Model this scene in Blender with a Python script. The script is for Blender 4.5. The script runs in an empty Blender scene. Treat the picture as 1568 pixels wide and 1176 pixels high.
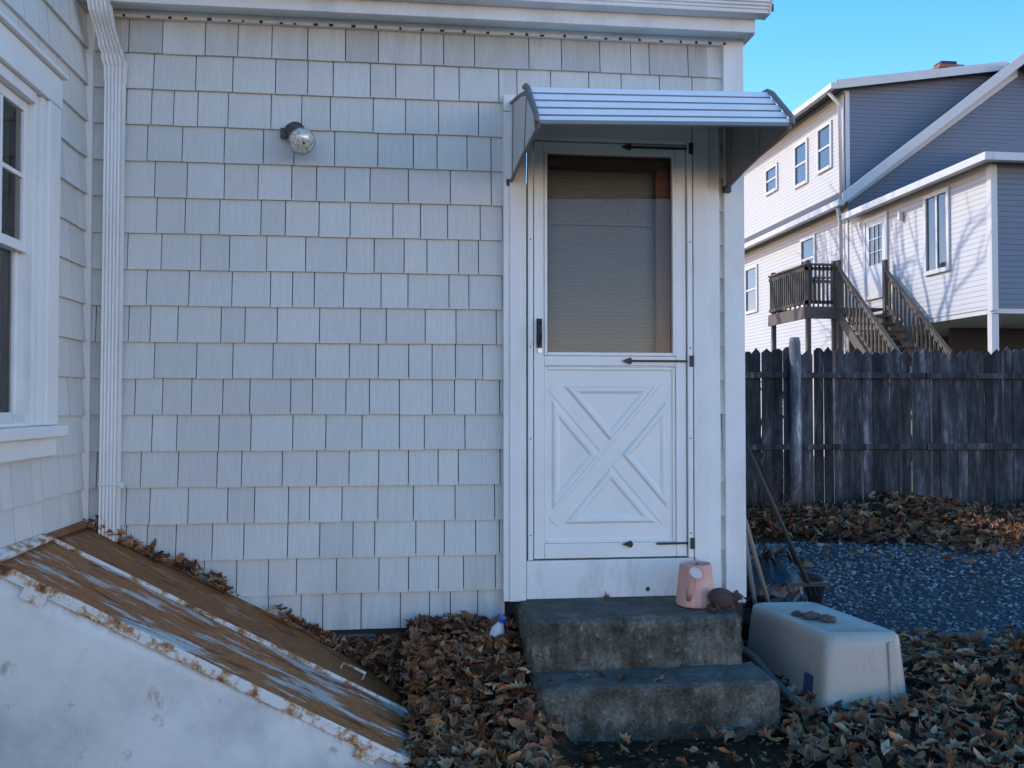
import bpy, bmesh, math, random
import numpy as np
from mathutils import Vector, Matrix
random.seed(7); np.random.seed(7)
scene=bpy.context.scene

# ------------------------------------------------------------ helpers
def empty(name,loc=(0,0,0)):
    e=bpy.data.objects.new(name,None); e.location=loc; e.empty_display_size=.2
    scene.collection.objects.link(e); return e
def mesh_obj(name,verts,faces,mat=None,parent=None,smooth=False,cols=None,mats=None,midx=None):
    me=bpy.data.meshes.new(name); me.from_pydata([tuple(v) for v in verts],[],[tuple(f) for f in faces]); me.update()
    ob=bpy.data.objects.new(name,me); scene.collection.objects.link(ob)
    if mats:
        for m in mats: me.materials.append(m)
        if midx is not None: me.polygons.foreach_set('material_index',midx)
    elif mat: me.materials.append(mat)
    if smooth: me.polygons.foreach_set('use_smooth',[True]*len(me.polygons))
    if cols is not None:
        a=me.color_attributes.new('Col','FLOAT_COLOR','POINT')
        a.data.foreach_set('color',np.array(cols,dtype=np.float32).ravel())
    if parent: ob.parent=parent
    return ob
BF=[(0,3,2,1),(4,5,6,7),(0,1,5,4),(1,2,6,5),(2,3,7,6),(3,0,4,7)]
def boxv(x0,x1,y0,y1,z0,z1):
    return [(x0,y0,z0),(x1,y0,z0),(x1,y1,z0),(x0,y1,z0),(x0,y0,z1),(x1,y0,z1),(x1,y1,z1),(x0,y1,z1)]
def add_bevel(ob,w=.003,seg=2):
    m=ob.modifiers.new('bev','BEVEL'); m.width=w; m.segments=seg; m.limit_method='ANGLE'; m.angle_limit=math.radians(40)
def box(name,x0,x1,y0,y1,z0,z1,mat,parent=None,bev=.003):
    ob=mesh_obj(name,boxv(x0,x1,y0,y1,z0,z1),BF,mat,parent)
    if bev: add_bevel(ob,bev)
    return ob
class Acc:
    def __init__(s): s.v=[];s.f=[];s.c=[];s.m=[]
    def add(s,vs,fs,col=None,mi=0):
        o=len(s.v); s.v+= [tuple(v) for v in vs]; s.f+=[tuple(i+o for i in f) for f in fs]
        s.c+=[col if col else (1,1,1,1)]*len(vs); s.m+=[mi]*len(fs)
    def box(s,x0,x1,y0,y1,z0,z1,col=None,mi=0,M=None):
        vs=boxv(x0,x1,y0,y1,z0,z1)
        if M is not None: vs=[tuple(M@Vector(v)) for v in vs]
        s.add(vs,BF,col,mi)
    def tube(s,pts,rads,n=7,col=None,mi=0,cap=True):
        rings=[];prev=None
        for i,p in enumerate(pts):
            p=Vector(p)
            d=(Vector(pts[min(i+1,len(pts)-1)])-Vector(pts[max(i-1,0)])).normalized()
            a=d.orthogonal().normalized() if prev is None else (prev-d*prev.dot(d)).normalized()
            prev=a; b=d.cross(a)
            rings.append([p+(a*math.cos(t)+b*math.sin(t))*rads[i] for t in [2*math.pi*k/n for k in range(n)]])
        vs=[v for r in rings for v in r]; fs=[]
        for i in range(len(pts)-1):
            for k in range(n):
                fs.append((i*n+k,i*n+(k+1)%n,(i+1)*n+(k+1)%n,(i+1)*n+k))
        if cap: fs.append(tuple(range(n))[::-1]); fs.append(tuple(range((len(pts)-1)*n,len(pts)*n)))
        s.add(vs,fs,col,mi)
    def obj(s,name,mat=None,parent=None,smooth=False,mats=None,bev=0):
        ob=mesh_obj(name,s.v,s.f,mat,parent,smooth,s.c,mats,s.m if mats else None)
        if bev: add_bevel(ob,bev,1)
        return ob

# ------------------------------------------------------------ materials
def newmat(name):
    m=bpy.data.materials.new(name); m.use_nodes=True; nt=m.node_tree
    b=nt.nodes['Principled BSDF']; return m,nt,b
def coords(nt,scale=(1,1,1),rot=(0,0,0)):
    t=nt.nodes.new('ShaderNodeTexCoord'); mp=nt.nodes.new('ShaderNodeMapping')
    mp.inputs['Scale'].default_value=scale; mp.inputs['Rotation'].default_value=rot
    nt.links.new(t.outputs['Object'],mp.inputs['Vector']); return mp.outputs['Vector']
def noise(nt,vec,scale,detail=4,rough=.6):
    n=nt.nodes.new('ShaderNodeTexNoise'); n.inputs['Scale'].default_value=scale; n.inputs['Detail'].default_value=detail
    n.inputs['Roughness'].default_value=rough; nt.links.new(vec,n.inputs['Vector']); return n.outputs['Fac']
def ramp(nt,fac,stops,interp='LINEAR'):
    r=nt.nodes.new('ShaderNodeValToRGB'); cr=r.color_ramp; cr.interpolation=interp
    while len(cr.elements)<len(stops): cr.elements.new(.5)
    for e,(p,c) in zip(cr.elements,stops):
        e.position=p; e.color=(c[0],c[1],c[2],1) if hasattr(c,'__len__') else (c,c,c,1)
    nt.links.new(fac,r.inputs['Fac']); return r.outputs['Color']
def mix(nt,a,b,fac,mode='MIX'):
    m=nt.nodes.new('ShaderNodeMix'); m.data_type='RGBA'; m.blend_type=mode
    for s,v in ((m.inputs[0],fac),(m.inputs[6],a),(m.inputs[7],b)):
        if hasattr(v,'is_output'): nt.links.new(v,s)
        elif hasattr(v,'__len__'): s.default_value=(v[0],v[1],v[2],1)
        else: s.default_value=v
    return m.outputs[2]
def bump(nt,b,h,strength=.3,dist=.01,prev=None):
    n=nt.nodes.new('ShaderNodeBump'); n.inputs['Strength'].default_value=strength; n.inputs['Distance'].default_value=dist
    nt.links.new(h,n.inputs['Height'])
    if prev: nt.links.new(prev,n.inputs['Normal'])
    nt.links.new(n.outputs['Normal'],b.inputs['Normal']); return n.outputs['Normal']
def attr(nt):
    a=nt.nodes.new('ShaderNodeVertexColor'); a.layer_name='Col'; return a.outputs['Color']
def objz(nt,k=1,axis='Z'):
    t=nt.nodes.new('ShaderNodeTexCoord'); s=nt.nodes.new('ShaderNodeSeparateXYZ'); nt.links.new(t.outputs['Object'],s.inputs[0])
    m=nt.nodes.new('ShaderNodeMath'); m.operation='MULTIPLY'; nt.links.new(s.outputs[axis],m.inputs[0]); m.inputs[1].default_value=k; return m.outputs[0]
def plain(name,col,rough=.6,metal=0,var=.12,vscale=3,bs=.08,dirt=None,dscale=1.2,damt=.5):
    m,nt,b=newmat(name); v=coords(nt)
    n=noise(nt,v,vscale,5)
    c=mix(nt,[x*(1-var) for x in col],[min(1,x*(1+var*.6)) for x in col],n)
    if dirt:
        n2=noise(nt,coords(nt,(dscale,dscale,dscale*.35)),4,6,.7)
        c=mix(nt,c,dirt,ramp(nt,n2,[(.5,0),(.78,damt)]))
    nt.links.new(c,b.inputs['Base Color']); b.inputs['Roughness'].default_value=rough; b.inputs['Metallic'].default_value=metal
    if bs>0: bump(nt,b,noise(nt,v,60,3),bs,.004)
    return m

def shingle_mat(name,base):
    m,nt,b=newmat(name)
    grain=noise(nt,coords(nt,(95,95,1.6)),1,3,.7)
    broad=noise(nt,coords(nt,(1,1,1.3)),1.1,4)
    c=mix(nt,[x*.80 for x in base],[min(1,x*1.10) for x in base],grain)
    c=mix(nt,c,[x*.80 for x in base],ramp(nt,broad,[(.42,0),(.75,.45)]))
    streak=noise(nt,coords(nt,(9,9,1.2)),1,5,.7)
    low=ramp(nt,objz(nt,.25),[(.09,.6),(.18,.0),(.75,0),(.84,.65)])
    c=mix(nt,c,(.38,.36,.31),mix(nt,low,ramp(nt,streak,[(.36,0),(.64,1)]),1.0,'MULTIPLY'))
    c=mix(nt,c,attr(nt),1.0,'MULTIPLY')
    nt.links.new(c,b.inputs['Base Color']); b.inputs['Roughness'].default_value=.62
    bump(nt,b,grain,.6,.004); return m
M_sh=shingle_mat('vinyl_shingle',(.705,.695,.635))
M_white=plain('white_trim',(.83,.81,.75),.45,dirt=(.49,.47,.42),damt=.4)
M_white2=plain('white_aluminium',(.79,.77,.72),.38,dirt=(.42,.39,.34),damt=.5)
M_door=plain('door_white_paint',(.85,.835,.78),.35,dirt=(.60,.575,.52),damt=.25)
M_dark=plain('dark_gap',(.03,.03,.03),.8)
M_black=plain('black_iron',(.02,.02,.02),.45)
M_brown=plain('brown_wood',(.19,.062,.028),.5,var=.35,vscale=8,bs=0)
M_found=plain('foundation_concrete',(.22,.21,.20),.9,var=.3)
M_bronze=plain('bronze_fixture',(.06,.055,.05),.5,var=.3)
M_roof=plain('asphalt_roof',(.11,.11,.115),.9,var=.4,vscale=30)
M_blind=plain('blind',(.30,.29,.26),.75,bs=0)
M_int=plain('dark_interior',(.035,.035,.04),.8)

def glass_mat(name,tint=(.9,.9,.9),ior=1.45):
    m,nt,b=newmat(name); nt.nodes.remove(b)
    out=nt.nodes['Material Output']; t=nt.nodes.new('ShaderNodeBsdfTransparent'); g=nt.nodes.new('ShaderNodeBsdfGlossy')
    t.inputs['Color'].default_value=(*tint,1); g.inputs['Roughness'].default_value=.03
    f=nt.nodes.new('ShaderNodeFresnel'); f.inputs['IOR'].default_value=ior
    x=nt.nodes.new('ShaderNodeMixShader'); nt.links.new(f.outputs[0],x.inputs[0]); nt.links.new(t.outputs[0],x.inputs[1]); nt.links.new(g.outputs[0],x.inputs[2])
    nt.links.new(x.outputs[0],out.inputs['Surface']); return m
M_glass=glass_mat('window_glass',(.86,.86,.84),1.45)

def rust_mat(name,white=.5,dark=1.0,seed=0):
    m,nt,b=newmat(name)
    t=nt.nodes.new('ShaderNodeTexCoord'); off=nt.nodes.new('ShaderNodeVectorMath'); off.inputs[1].default_value=(seed,seed*.7,0); nt.links.new(t.outputs['Object'],off.inputs[0])
    def cc(s):
        mp=nt.nodes.new('ShaderNodeMapping'); mp.inputs['Scale'].default_value=s; nt.links.new(off.outputs[0],mp.inputs['Vector']); return mp.outputs['Vector']
    n1=noise(nt,cc((1.4,4.2,1.1)),1.9,9,.74); n2=noise(nt,cc((1.0,4.0,1.6)),1.5,9,.72); n3=noise(nt,cc((4,45,5)),1,5,.65)
    k=dark
    c=ramp(nt,n1,[(.30,(.07*k,.024*k,.012*k)),(.40,(.20*k,.062*k,.020*k)),(.47,(.46*k,.165*k,.045*k)),(.53,(.27*k,.10*k,.036*k)),(.60,(.50*k,.23*k,.09*k)),(.72,(.60*k,.43*k,.27*k))])
    w=ramp(nt,n3,[(.3,(.28,.25,.22)),(.5,(.52,.485,.43)),(.68,(.72,.69,.64))])
    mask=ramp(nt,mix(nt,n2,n1,.25),[(white-.015,0),(white+.02,1)])
    c=mix(nt,c,w,mask)
    dk=ramp(nt,noise(nt,cc((2,13,2)),1.5,7,.75),[(.60,0),(.68,.8)])
    c=mix(nt,c,(.06,.026,.014),dk)
    fine=noise(nt,coords(nt),40,5,.7); c=mix(nt,c,ramp(nt,fine,[(.3,.7),(.65,1)]),1.0,'MULTIPLY')
    nt.links.new(c,b.inputs['Base Color']); b.inputs['Roughness'].default_value=.62; b.inputs['Specular IOR Level'].default_value=.3
    bump(nt,b,n1,.25,.01); return m
M_rustA=rust_mat('rusty_painted_steel',.532,1.0,3.1)
M_rustB=rust_mat('rusty_brown_steel',.67,.80,1.3)
def rim_mat():
    m,nt,b=newmat('rusty_rim'); 
    n=noise(nt,coords(nt),11,8,.72)
    c=ramp(nt,n,[(.36,(.10,.04,.02)),(.43,(.38,.16,.05)),(.48,(.56,.40,.25)),(.53,(.76,.72,.66))])
    nt.links.new(c,b.inputs['Base Color']); b.inputs['Roughness'].default_value=.6; bump(nt,b,n,.4,.006); return m
M_rim=rim_mat()
def cheek_mat():
    m,nt,b=newmat('cheek_white_steel')
    n=noise(nt,coords(nt,(1,1,1)),2.6,6,.62); n2=noise(nt,coords(nt),5,8,.75)
    c=ramp(nt,n,[(.34,(.58,.57,.54)),(.5,(.78,.755,.69)),(.65,(.85,.82,.75))])
    c=mix(nt,c,(.20,.21,.17),ramp(nt,n2,[(.58,0),(.66,.6)]))
    t=nt.nodes.new('ShaderNodeTexCoord'); d=nt.nodes.new('ShaderNodeVectorMath'); d.operation='DOT_PRODUCT'; d.inputs[1].default_value=(.5214,0,1)
    nt.links.new(t.outputs['Object'],d.inputs[0])
    e=ramp(nt,d.outputs['Value'],[(.0,0),(.03,0.1),(.065,1)])
    r_=noise(nt,coords(nt,(7,7,1.5)),1.4,8,.75)
    c=mix(nt,c,(.38,.19,.07),mix(nt,e,ramp(nt,r_,[(.46,0),(.58,.9)]),1.0,'MULTIPLY'))
    c=mix(nt,c,(.40,.21,.09),ramp(nt,noise(nt,coords(nt,(3,3,1.2)),3,8,.7),[(.64,0),(.70,.7)]))
    nt.links.new(c,b.inputs['Base Color']); b.inputs['Roughness'].default_value=.5; bump(nt,b,n,.3,.02); return m
M_cheek=cheek_mat()
def concrete_mat():
    m,nt,b=newmat('old_concrete')
    v=coords(nt); n=noise(nt,v,3.4,9,.78); n2=noise(nt,v,17,7,.75); n3=noise(nt,coords(nt,(5,5,.8)),1.6,6,.7)
    c=ramp(nt,n,[(.36,(.045,.041,.030)),(.46,(.095,.088,.066)),(.54,(.16,.148,.118)),(.66,(.28,.26,.21))])
    c=mix(nt,c,(.42,.39,.33),ramp(nt,n2,[(.57,0),(.66,.6)]))
    c=mix(nt,c,(.040,.040,.022),ramp(nt,n3,[(.5,0),(.62,.6)]))
    c=mix(nt,c,ramp(nt,noise(nt,v,70,4,.7),[(.35,.6),(.6,1.1)]),1.0,'MULTIPLY')
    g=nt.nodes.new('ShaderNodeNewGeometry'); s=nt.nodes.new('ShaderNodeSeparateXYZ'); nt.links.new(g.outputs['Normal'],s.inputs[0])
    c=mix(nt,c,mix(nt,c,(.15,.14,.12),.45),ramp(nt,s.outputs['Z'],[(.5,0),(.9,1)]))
    nt.links.new(c,b.inputs['Base Color']); b.inputs['Roughness'].default_value=.92; b.inputs['Specular IOR Level'].default_value=.12
    nn=bump(nt,b,n2,.7,.02); bump(nt,b,noise(nt,v,120,4),.5,.004,nn); return m
M_conc=concrete_mat()
def ground_mat(name,c0,c1,c2,sc=6,bs=.8):
    m,nt,b=newmat(name); v=coords(nt)
    n=noise(nt,v,sc,8,.7); n2=noise(nt,v,.5,4)
    c=ramp(nt,n,[(.3,c0),(.5,c1),(.7,c2)]); c=mix(nt,c,c0,ramp(nt,n2,[(.4,0),(.7,.5)]))
    nt.links.new(c,b.inputs['Base Color']); b.inputs['Roughness'].default_value=.95; b.inputs['Specular IOR Level'].default_value=.1
    if bs: bump(nt,b,noise(nt,v,sc*6,6),bs,.02)
    return m
M_ground=ground_mat('soil_and_dead_grass',(.15,.13,.085),(.17,.145,.095),(.20,.17,.11),3,0)
M_mould=ground_mat('leaf_mould',(.024,.015,.009),(.06,.036,.022),(.12,.072,.044),22)
M_gravel=ground_mat('gravel_bed',(.04,.04,.04),(.085,.085,.085),(.16,.16,.16),40)
def vcol_mat(name,rough=.7,vs=25,var=.35,spec=.3,trans=False):
    m,nt,b=newmat(name); n=noise(nt,coords(nt),vs,4)
    c=mix(nt,attr(nt),ramp(nt,n,[(.3,1-var),(.7,1)]),1.0,'MULTIPLY')
    nt.links.new(c,b.inputs['Base Color']); b.inputs['Roughness'].default_value=rough; b.inputs['Specular IOR Level'].default_value=spec
    return m
M_leaf=vcol_mat('dry_leaf',.72,40,.35,.18)
M_stone=vcol_mat('stones',.85,60,.3)
def fence_mat():
    m,nt,b=newmat('weathered_wood')
    g=noise(nt,coords(nt,(60,60,2.2)),1,5,.7); n=noise(nt,coords(nt,(5,5,.9)),1.6,7,.75)
    c=ramp(nt,n,[(.3,(.022,.022,.023)),(.48,(.052,.052,.053)),(.58,(.10,.10,.102)),(.70,(.30,.295,.29))])
    c=mix(nt,c,[.45]*3,ramp(nt,g,[(.35,.0),(.7,.6)]),'MULTIPLY'); c=mix(nt,c,attr(nt),1.0,'MULTIPLY')
    nt.links.new(c,b.inputs['Base Color']); b.inputs['Roughness'].default_value=.9; b.inputs['Specular IOR Level'].default_value=.2; bump(nt,b,g,.6,.006); return m
M_fence=fence_mat()
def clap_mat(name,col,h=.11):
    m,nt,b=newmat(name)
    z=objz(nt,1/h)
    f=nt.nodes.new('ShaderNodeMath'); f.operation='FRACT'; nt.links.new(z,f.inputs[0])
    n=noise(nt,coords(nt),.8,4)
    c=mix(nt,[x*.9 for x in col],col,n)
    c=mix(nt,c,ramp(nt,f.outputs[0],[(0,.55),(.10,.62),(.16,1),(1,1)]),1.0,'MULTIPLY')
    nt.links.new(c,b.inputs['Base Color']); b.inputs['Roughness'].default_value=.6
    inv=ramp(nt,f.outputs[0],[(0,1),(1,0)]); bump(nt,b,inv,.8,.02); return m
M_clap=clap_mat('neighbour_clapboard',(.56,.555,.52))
M_clap_shade=clap_mat('neighbour_clapboard_shaded',(.17,.195,.235))  # same siding; bluish shade of the sunless faces put into the colour
M_nwhite=plain('neighbour_trim',(.62,.615,.58),.5)
M_nglass,_nt,_b=newmat('neighbour_window_glass'); _b.inputs['Base Color'].default_value=(.03,.05,.06,1); _b.inputs['Roughness'].default_value=.05
_b.inputs['Specular IOR Level'].default_value=.9
M_deck=plain('deck_wood',(.15,.12,.09),.85,var=.35,vscale=6)
M_brick=plain('brick',(.30,.13,.09),.9,var=.3,vscale=12)

# ------------------------------------------------------------ shingled walls
def shingle_wall(name,O,D,N,s0,s1,z0,z1,mat,parent,holes=(),rowh=.1753,seed=1,topstain=False):
    r=random.Random(seed); A=Acc(); O=Vector(O);D=Vector(D);N=Vector(N)
    nrow=int(math.ceil((z1-z0)/rowh)); 
    for i in range(nrow):
        za=z0+i*rowh; zb=min(za+rowh+.012,z1); zc=za+rowh*.5
        iv=[(s0,s1)]
        for (a,b,c,d) in holes:
            if c<zc<d:
                niv=[]
                for (p,q) in iv:
                    if b<=p or a>=q: niv.append((p,q))
                    else:
                        if p<a: niv.append((p,a))
                        if b<q: niv.append((b,q))
                iv=niv
        for (p,q) in iv:
            s=p-(r.random()*.1 if p==s0 else 0)
            while s<q:
                w=r.choice([.105,.12,.14,.155,.17,.19,.205])+r.uniform(-.008,.008)
                a=max(s,p); b=min(s+w-.0045,q); s+=w
                if b-a<.015: continue
                zz=za+r.uniform(-.0018,.0018); o=r.uniform(0,.0015)
                tn=r.uniform(.91,1.03); 
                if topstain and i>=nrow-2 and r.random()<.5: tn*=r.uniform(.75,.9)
                col=(tn*r.uniform(.99,1.01),tn,tn*r.uniform(.985,1.01),1)
                def P(ss,z,n): return O+D*ss+N*n+Vector((0,0,z))
                vs=[P(a,zz,.0),P(b,zz,.0),P(b,zb,-.002),P(a,zb,-.002),P(a,zz,.019+o),P(b,zz,.019+o),P(b,zb,.003),P(a,zb,.003)]
                A.add(vs,[(4,5,6,7),(0,1,5,4),(1,2,6,5),(3,0,4,7)],col)
    return A.obj(name,mat,parent)

house=empty('shingled_house')
XL,XR=-1.521,1.745
ZE=3.34
box('wall_backing',XL,.60,.012,.10,.30,ZE,M_dark,house,0)
box('wall_backing_right',1.47,XR,.012,.10,.30,ZE,M_dark,house,0)
box('wall_backing_over_door',.601,1.469,.012,.10,2.76,ZE,M_dark,house,0)
box('wall_backing_under_door',.601,1.469,.012,.10,.30,1.62,M_dark,house,0)
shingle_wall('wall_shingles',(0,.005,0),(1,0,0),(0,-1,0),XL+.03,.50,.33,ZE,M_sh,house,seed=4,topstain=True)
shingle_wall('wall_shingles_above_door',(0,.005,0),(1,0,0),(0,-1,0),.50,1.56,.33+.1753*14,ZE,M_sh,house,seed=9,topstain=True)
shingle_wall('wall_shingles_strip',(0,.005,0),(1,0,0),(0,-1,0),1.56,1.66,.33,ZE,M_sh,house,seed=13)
box('foundation',XL,XR-.02,.03,.2,-.3,.31,M_found,house,0)
box('corner_board',1.640,1.748,-.032,.02,.44,ZE,M_white,house)
box('corner_board_return',1.722,1.752,.021,.14,.44,ZE,M_white,house)
box('inside_corner_post',XL+.0,XL+.035,-.035,0,.33,ZE,M_white,house)
shingle_wall('side_shingles',(1.735,0,0),(0,1,0),(1,0,0),.14,3.2,.33,ZE,M_sh,house,seed=21)
box('addition_side_wall',1.66,1.735,.14,3.2,-.3,ZE,M_found,house,0)
box('addition_rear_wall',XL,1.735,3.2,3.3,-.3,ZE,M_found,house,0)
mesh_obj('addition_roof',[(XL,-.16,3.47),(1.86,-.16,3.47),(1.86,3.4,4.9),(XL,3.4,4.9),(XL,-.16,3.43),(1.86,-.16,3.43),(1.86,3.4,4.86),(XL,3.4,4.86)],BF,M_roof,house)
mesh_obj('addition_gable',[(1.74,.0,3.3),(1.74,3.3,3.3),(1.74,3.3,4.84),(1.74,0,3.46)],[(0,1,2,3)],M_sh,house,cols=[(1,1,1,1)]*4)
box('soffit',XL,1.76,-.13,.03,3.335,3.352,M_white2,house,.001)
box('frieze',XL,1.74,-.03,.0,3.300,3.334,M_white2,house,.002)
box('fascia_lower',XL,1.765,-.155,-.125,3.318,3.392,M_white2,house,.003)
box('fascia_return',1.745,1.775,-.12,.3,3.322,3.42,M_white2,house,.003)
A=Acc(); x=XL+.1; rr_=random.Random(2)
while x<1.7:
    w_=rr_.uniform(.010,.022); A.box(x,x+w_,-.0325,-.0305,3.298,3.298+rr_.uniform(.007,.015)); x+=.095+rr_.uniform(-.03,.03)
A.obj('soffit_vents',M_dark,house)

gut=empty('rain_gutter')
def extrude_x(name,prof,x0,x1,mat,parent):
    n=len(prof); vs=[(x0,p[0],p[1]) for p in prof]+[(x1,p[0],p[1]) for p in prof]
    fs=[(i,(i+1)%n,n+(i+1)%n,n+i) for i in range(n)]
    fs+= [tuple(range(n))[::-1],tuple(range(n,2*n))]
    return mesh_obj(name,vs,fs,mat,parent)
prof=[(-.158,3.385),(-.235,3.385),(-.238,3.40),(-.244,3.403),(-.246,3.413),(-.254,3.417),(-.256,3.427),(-.264,3.431),(-.266,3.443),(-.276,3.449),(-.278,3.463),(-.288,3.470),(-.290,3.492),(-.280,3.495),(-.278,3.47),(-.235,3.40),(-.165,3.40),(-.163,3.49),(-.158,3.49)]
extrude_x('gutter_channel',prof,-1.46,1.80,M_white2,gut)
pr2=[(-.158,3.383),(-.237,3.383),(-.248,3.41),(-.268,3.44),(-.293,3.47),(-.293,3.50),(-.158,3.50)]
extrude_x('gutter_end_cap',pr2,1.801,1.812,M_white2,gut)
pr3=[(-.157,3.3835),(-.2365,3.3835),(-.2375,3.4085),(-.257,3.435),(-.279,3.46),(-.2915,3.475),(-.2915,3.49),(-.157,3.49)]
extrude_x('gutter_joint',pr3,.20,.24,M_white2,gut)

dsp=empty('downspout')
def sweep_down(name,path,mat,parent,sc=None):
    w,d=.040,.030; sec=[]
    nr=5
    for k in range(nr*2+1):
        x=-w+2*w*k/(nr*2); sec.append((x,-d+(.0065 if k%2 else 0)))
    sec+=[(w+.0,-d*.2),(w-.003,.0),(w,.3*d),(w,d),(-w,d),(-w,.3*d),(-w+.003,0),(-w,-.2*d)]
    n=len(sec);vs=[];fs=[]
    for i,(x,y,z) in enumerate(path):
        k=sc[i] if sc else 1
        for (a,b) in sec: vs.append((x+a*k,y+b*k,z))
    for i in range(len(path)-1):
        for k in range(n): fs.append((i*n+k,i*n+(k+1)%n,(i+1)*n+(k+1)%n,(i+1)*n+k))
    fs.append(tuple(range(n))); fs.append(tuple(range((len(path)-1)*n,len(path)*n))[::-1])
    return mesh_obj(name,vs,fs,mat,parent)
DX=-1.375; DY=-.058
sweep_down('pipe',[(DX-.008,DY,.70),(DX-.003,DY,1.9),(DX,DY,3.02)],M_white2,dsp)
sweep_down('elbow',[(DX,DY,2.97),(DX,DY,3.035),(DX,DY-.003,3.05),(DX-.004,DY-.012,3.075),(DX-.007,DY-.02,3.09),(DX-.012,DY-.035,3.12),(DX-.016,DY-.045,3.14),(DX-.026,DY-.08,3.20),(DX-.030,DY-.12,3.25),(DX-.032,DY-.135,3.29),(DX-.033,DY-.14,3.30),(DX-.034,DY-.145,3.33),(DX-.034,DY-.147,3.40)],M_white2,dsp,[1.08,1.08,1.20,1.20,1.04,1.18,1.03,1.03,1.15,1.15,1.0,1.1,1.0])
for zz in (1.05,): box('strap',DX-.05,DX+.05,DY-.032,.0-.02,zz,zz+.012,M_white2,dsp,.001)
box('bracket_clip',DX+.045,DX+.062,DY-.035,DY-.02,1.04,1.065,M_white,dsp,.001)

# ------------------------------------------------------------ main house wing on the left
WY0=-1.75; WY1=-.47; WF=-2.3; WB=15
shingle_wall('wing_shingles',(XL-.003,0,0),(0,1,0),(1,0,0),WF,-.0,.33,5.9,M_sh,house,holes=((WY0+.05,WY1-.05,1.34,2.74),),seed=31)
box('wing_foundation',XL-.2,XL-.02,WF,0,-.3,.34,M_found,house,0)
A=Acc()
A.box(XL-.14,XL-.012,WF,WY0+.05,.33,5.9); A.box(XL-.14,XL-.012,WY1-.05,.02,.33,5.9)
A.box(XL-.14,XL-.012,WY0+.05,WY1-.05,.33,1.36); A.box(XL-.14,XL-.012,WY0+.05,WY1-.05,2.72,5.9)
A.obj('wing_wall_core',M_dark,house)
A=Acc(); A.box(-8.5,XL-.15,WF,WF+.1,-.3,5.9); A.box(-8.5,-8.4,WF+.1,WB,-.3,5.9); A.box(-8.5,XL-.15,WB-.1,WB,-.3,5.9); A.box(XL-.25,XL-.15,3.31,WB-.1,-.3,5.9)
A.obj('wing_outer_walls',M_found,house)  # unseen rear walls, stretched back and raised to shade the yard
mesh_obj('wing_roof',[(-9,WF-.3,5.85),(-1.25,WF-.3,5.85),(-1.25,WB+.3,5.85),(-9,WB+.3,5.85),(-5.1,WF-.3,8.4),(-5.1,WB+.3,8.4)],[(0,1,4),(1,2,5,4),(2,3,5),(3,0,4,5),(0,3,2,1)],M_roof,house)  # unseen roof, ridge height shaped to keep sun off the yard
win=empty('double_hung_window'); xo=XL
box('casing_side',xo+.004,xo+.050,WY1-.125,WY1,1.345,2.70,M_white,win,.004)
box('casing_side_far',xo+.004,xo+.050,WY0,WY0+.125,1.345,2.70,M_white,win,.004)
box('casing_head',xo+.004,xo+.052,WY0-.01,WY1+.01,2.702,2.83,M_white,win,.004)
box('drip_cap',xo+.004,xo+.075,WY0-.02,WY1+.02,2.832,2.85,M_white,win,.004)
box('sill',xo+.004,xo+.085,WY0-.03,WY1+.03,1.295,1.343,M_white,win,.006)
box('apron',xo+.004,xo+.045,WY0,WY1,1.215,1.293,M_white,win,.004)
ya,yb=WY0+.127,WY1-.127
box('stop_a',xo-.05,xo+.034,yb-.045,yb,1.345,2.70,M_white,win,.002)
box('stop_b',xo-.05,xo+.020,yb-.085,yb-.047,1.345,2.70,M_white,win,.002)
box('stop_head',xo-.05,xo+.030,ya,yb-.087,2.655,2.70,M_white,win,.002)
y1=yb-.087; y0=ya
for nm,z0,z1,xx in (('upper',2.045,2.653,-.002),('lower',1.36,2.085,-.030)):
    box(nm+'_stile',xo+xx-.02,xo+xx,y1-.035,y1,z0,z1,M_white,win,.002)
    box(nm+'_stile_far',xo+xx-.02,xo+xx,y0,y0+.045,z0,z1,M_white,win,.002)
    box(nm+'_rail_b',xo+xx-.022,xo+xx-.001,y0+.047,y1-.037,z0,z0+.04,M_white,win,.002)
    box(nm+'_rail_t',xo+xx-.022,xo+xx-.001,y0+.047,y1-.037,z1-.04,z1,M_white,win,.002)
    mesh_obj(nm+'_glass',[(xo+xx-.012,y0,z0),(xo+xx-.012,y1,z0),(xo+xx-.012,y1,z1),(xo+xx-.012,y0,z1)],[(0,1,2,3)],M_glass,win)
for k in (1,2,3): 
    yy=y0+(y1-y0)*k/4; box('muntin_v',xo-.020,xo-.004,yy-.009,yy+.009,2.086,2.612,M_white,win,.002)
box('muntin_h',xo-.0205,xo-.0035,y0+.046,y1-.036,2.34,2.358,M_white,win,.002)
box('window_ledge',xo-.05,xo+.02,ya,yb-.087,1.344,1.358,M_white,win,.002)
n=60; vs=[];fs=[]
for i in range(n+1):
    yy=ya-.05+(yb-ya+.1)*i/n; dx=.015*math.sin(i*1.7)+.008*math.sin(i*.9)
    vs+=[(xo-.14+dx,yy,1.3),(xo-.14+dx,yy,2.75)]
for i in range(n): fs.append((2*i,2*i+2,2*i+3,2*i+1))
mesh_obj('curtain',vs,fs,plain('curtain_cloth',(.62,.60,.57),.9),win,True)
box('room_back',xo-.9,xo-.85,WY0-.3,WY1+.3,1,3,M_int,win,0)

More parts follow.
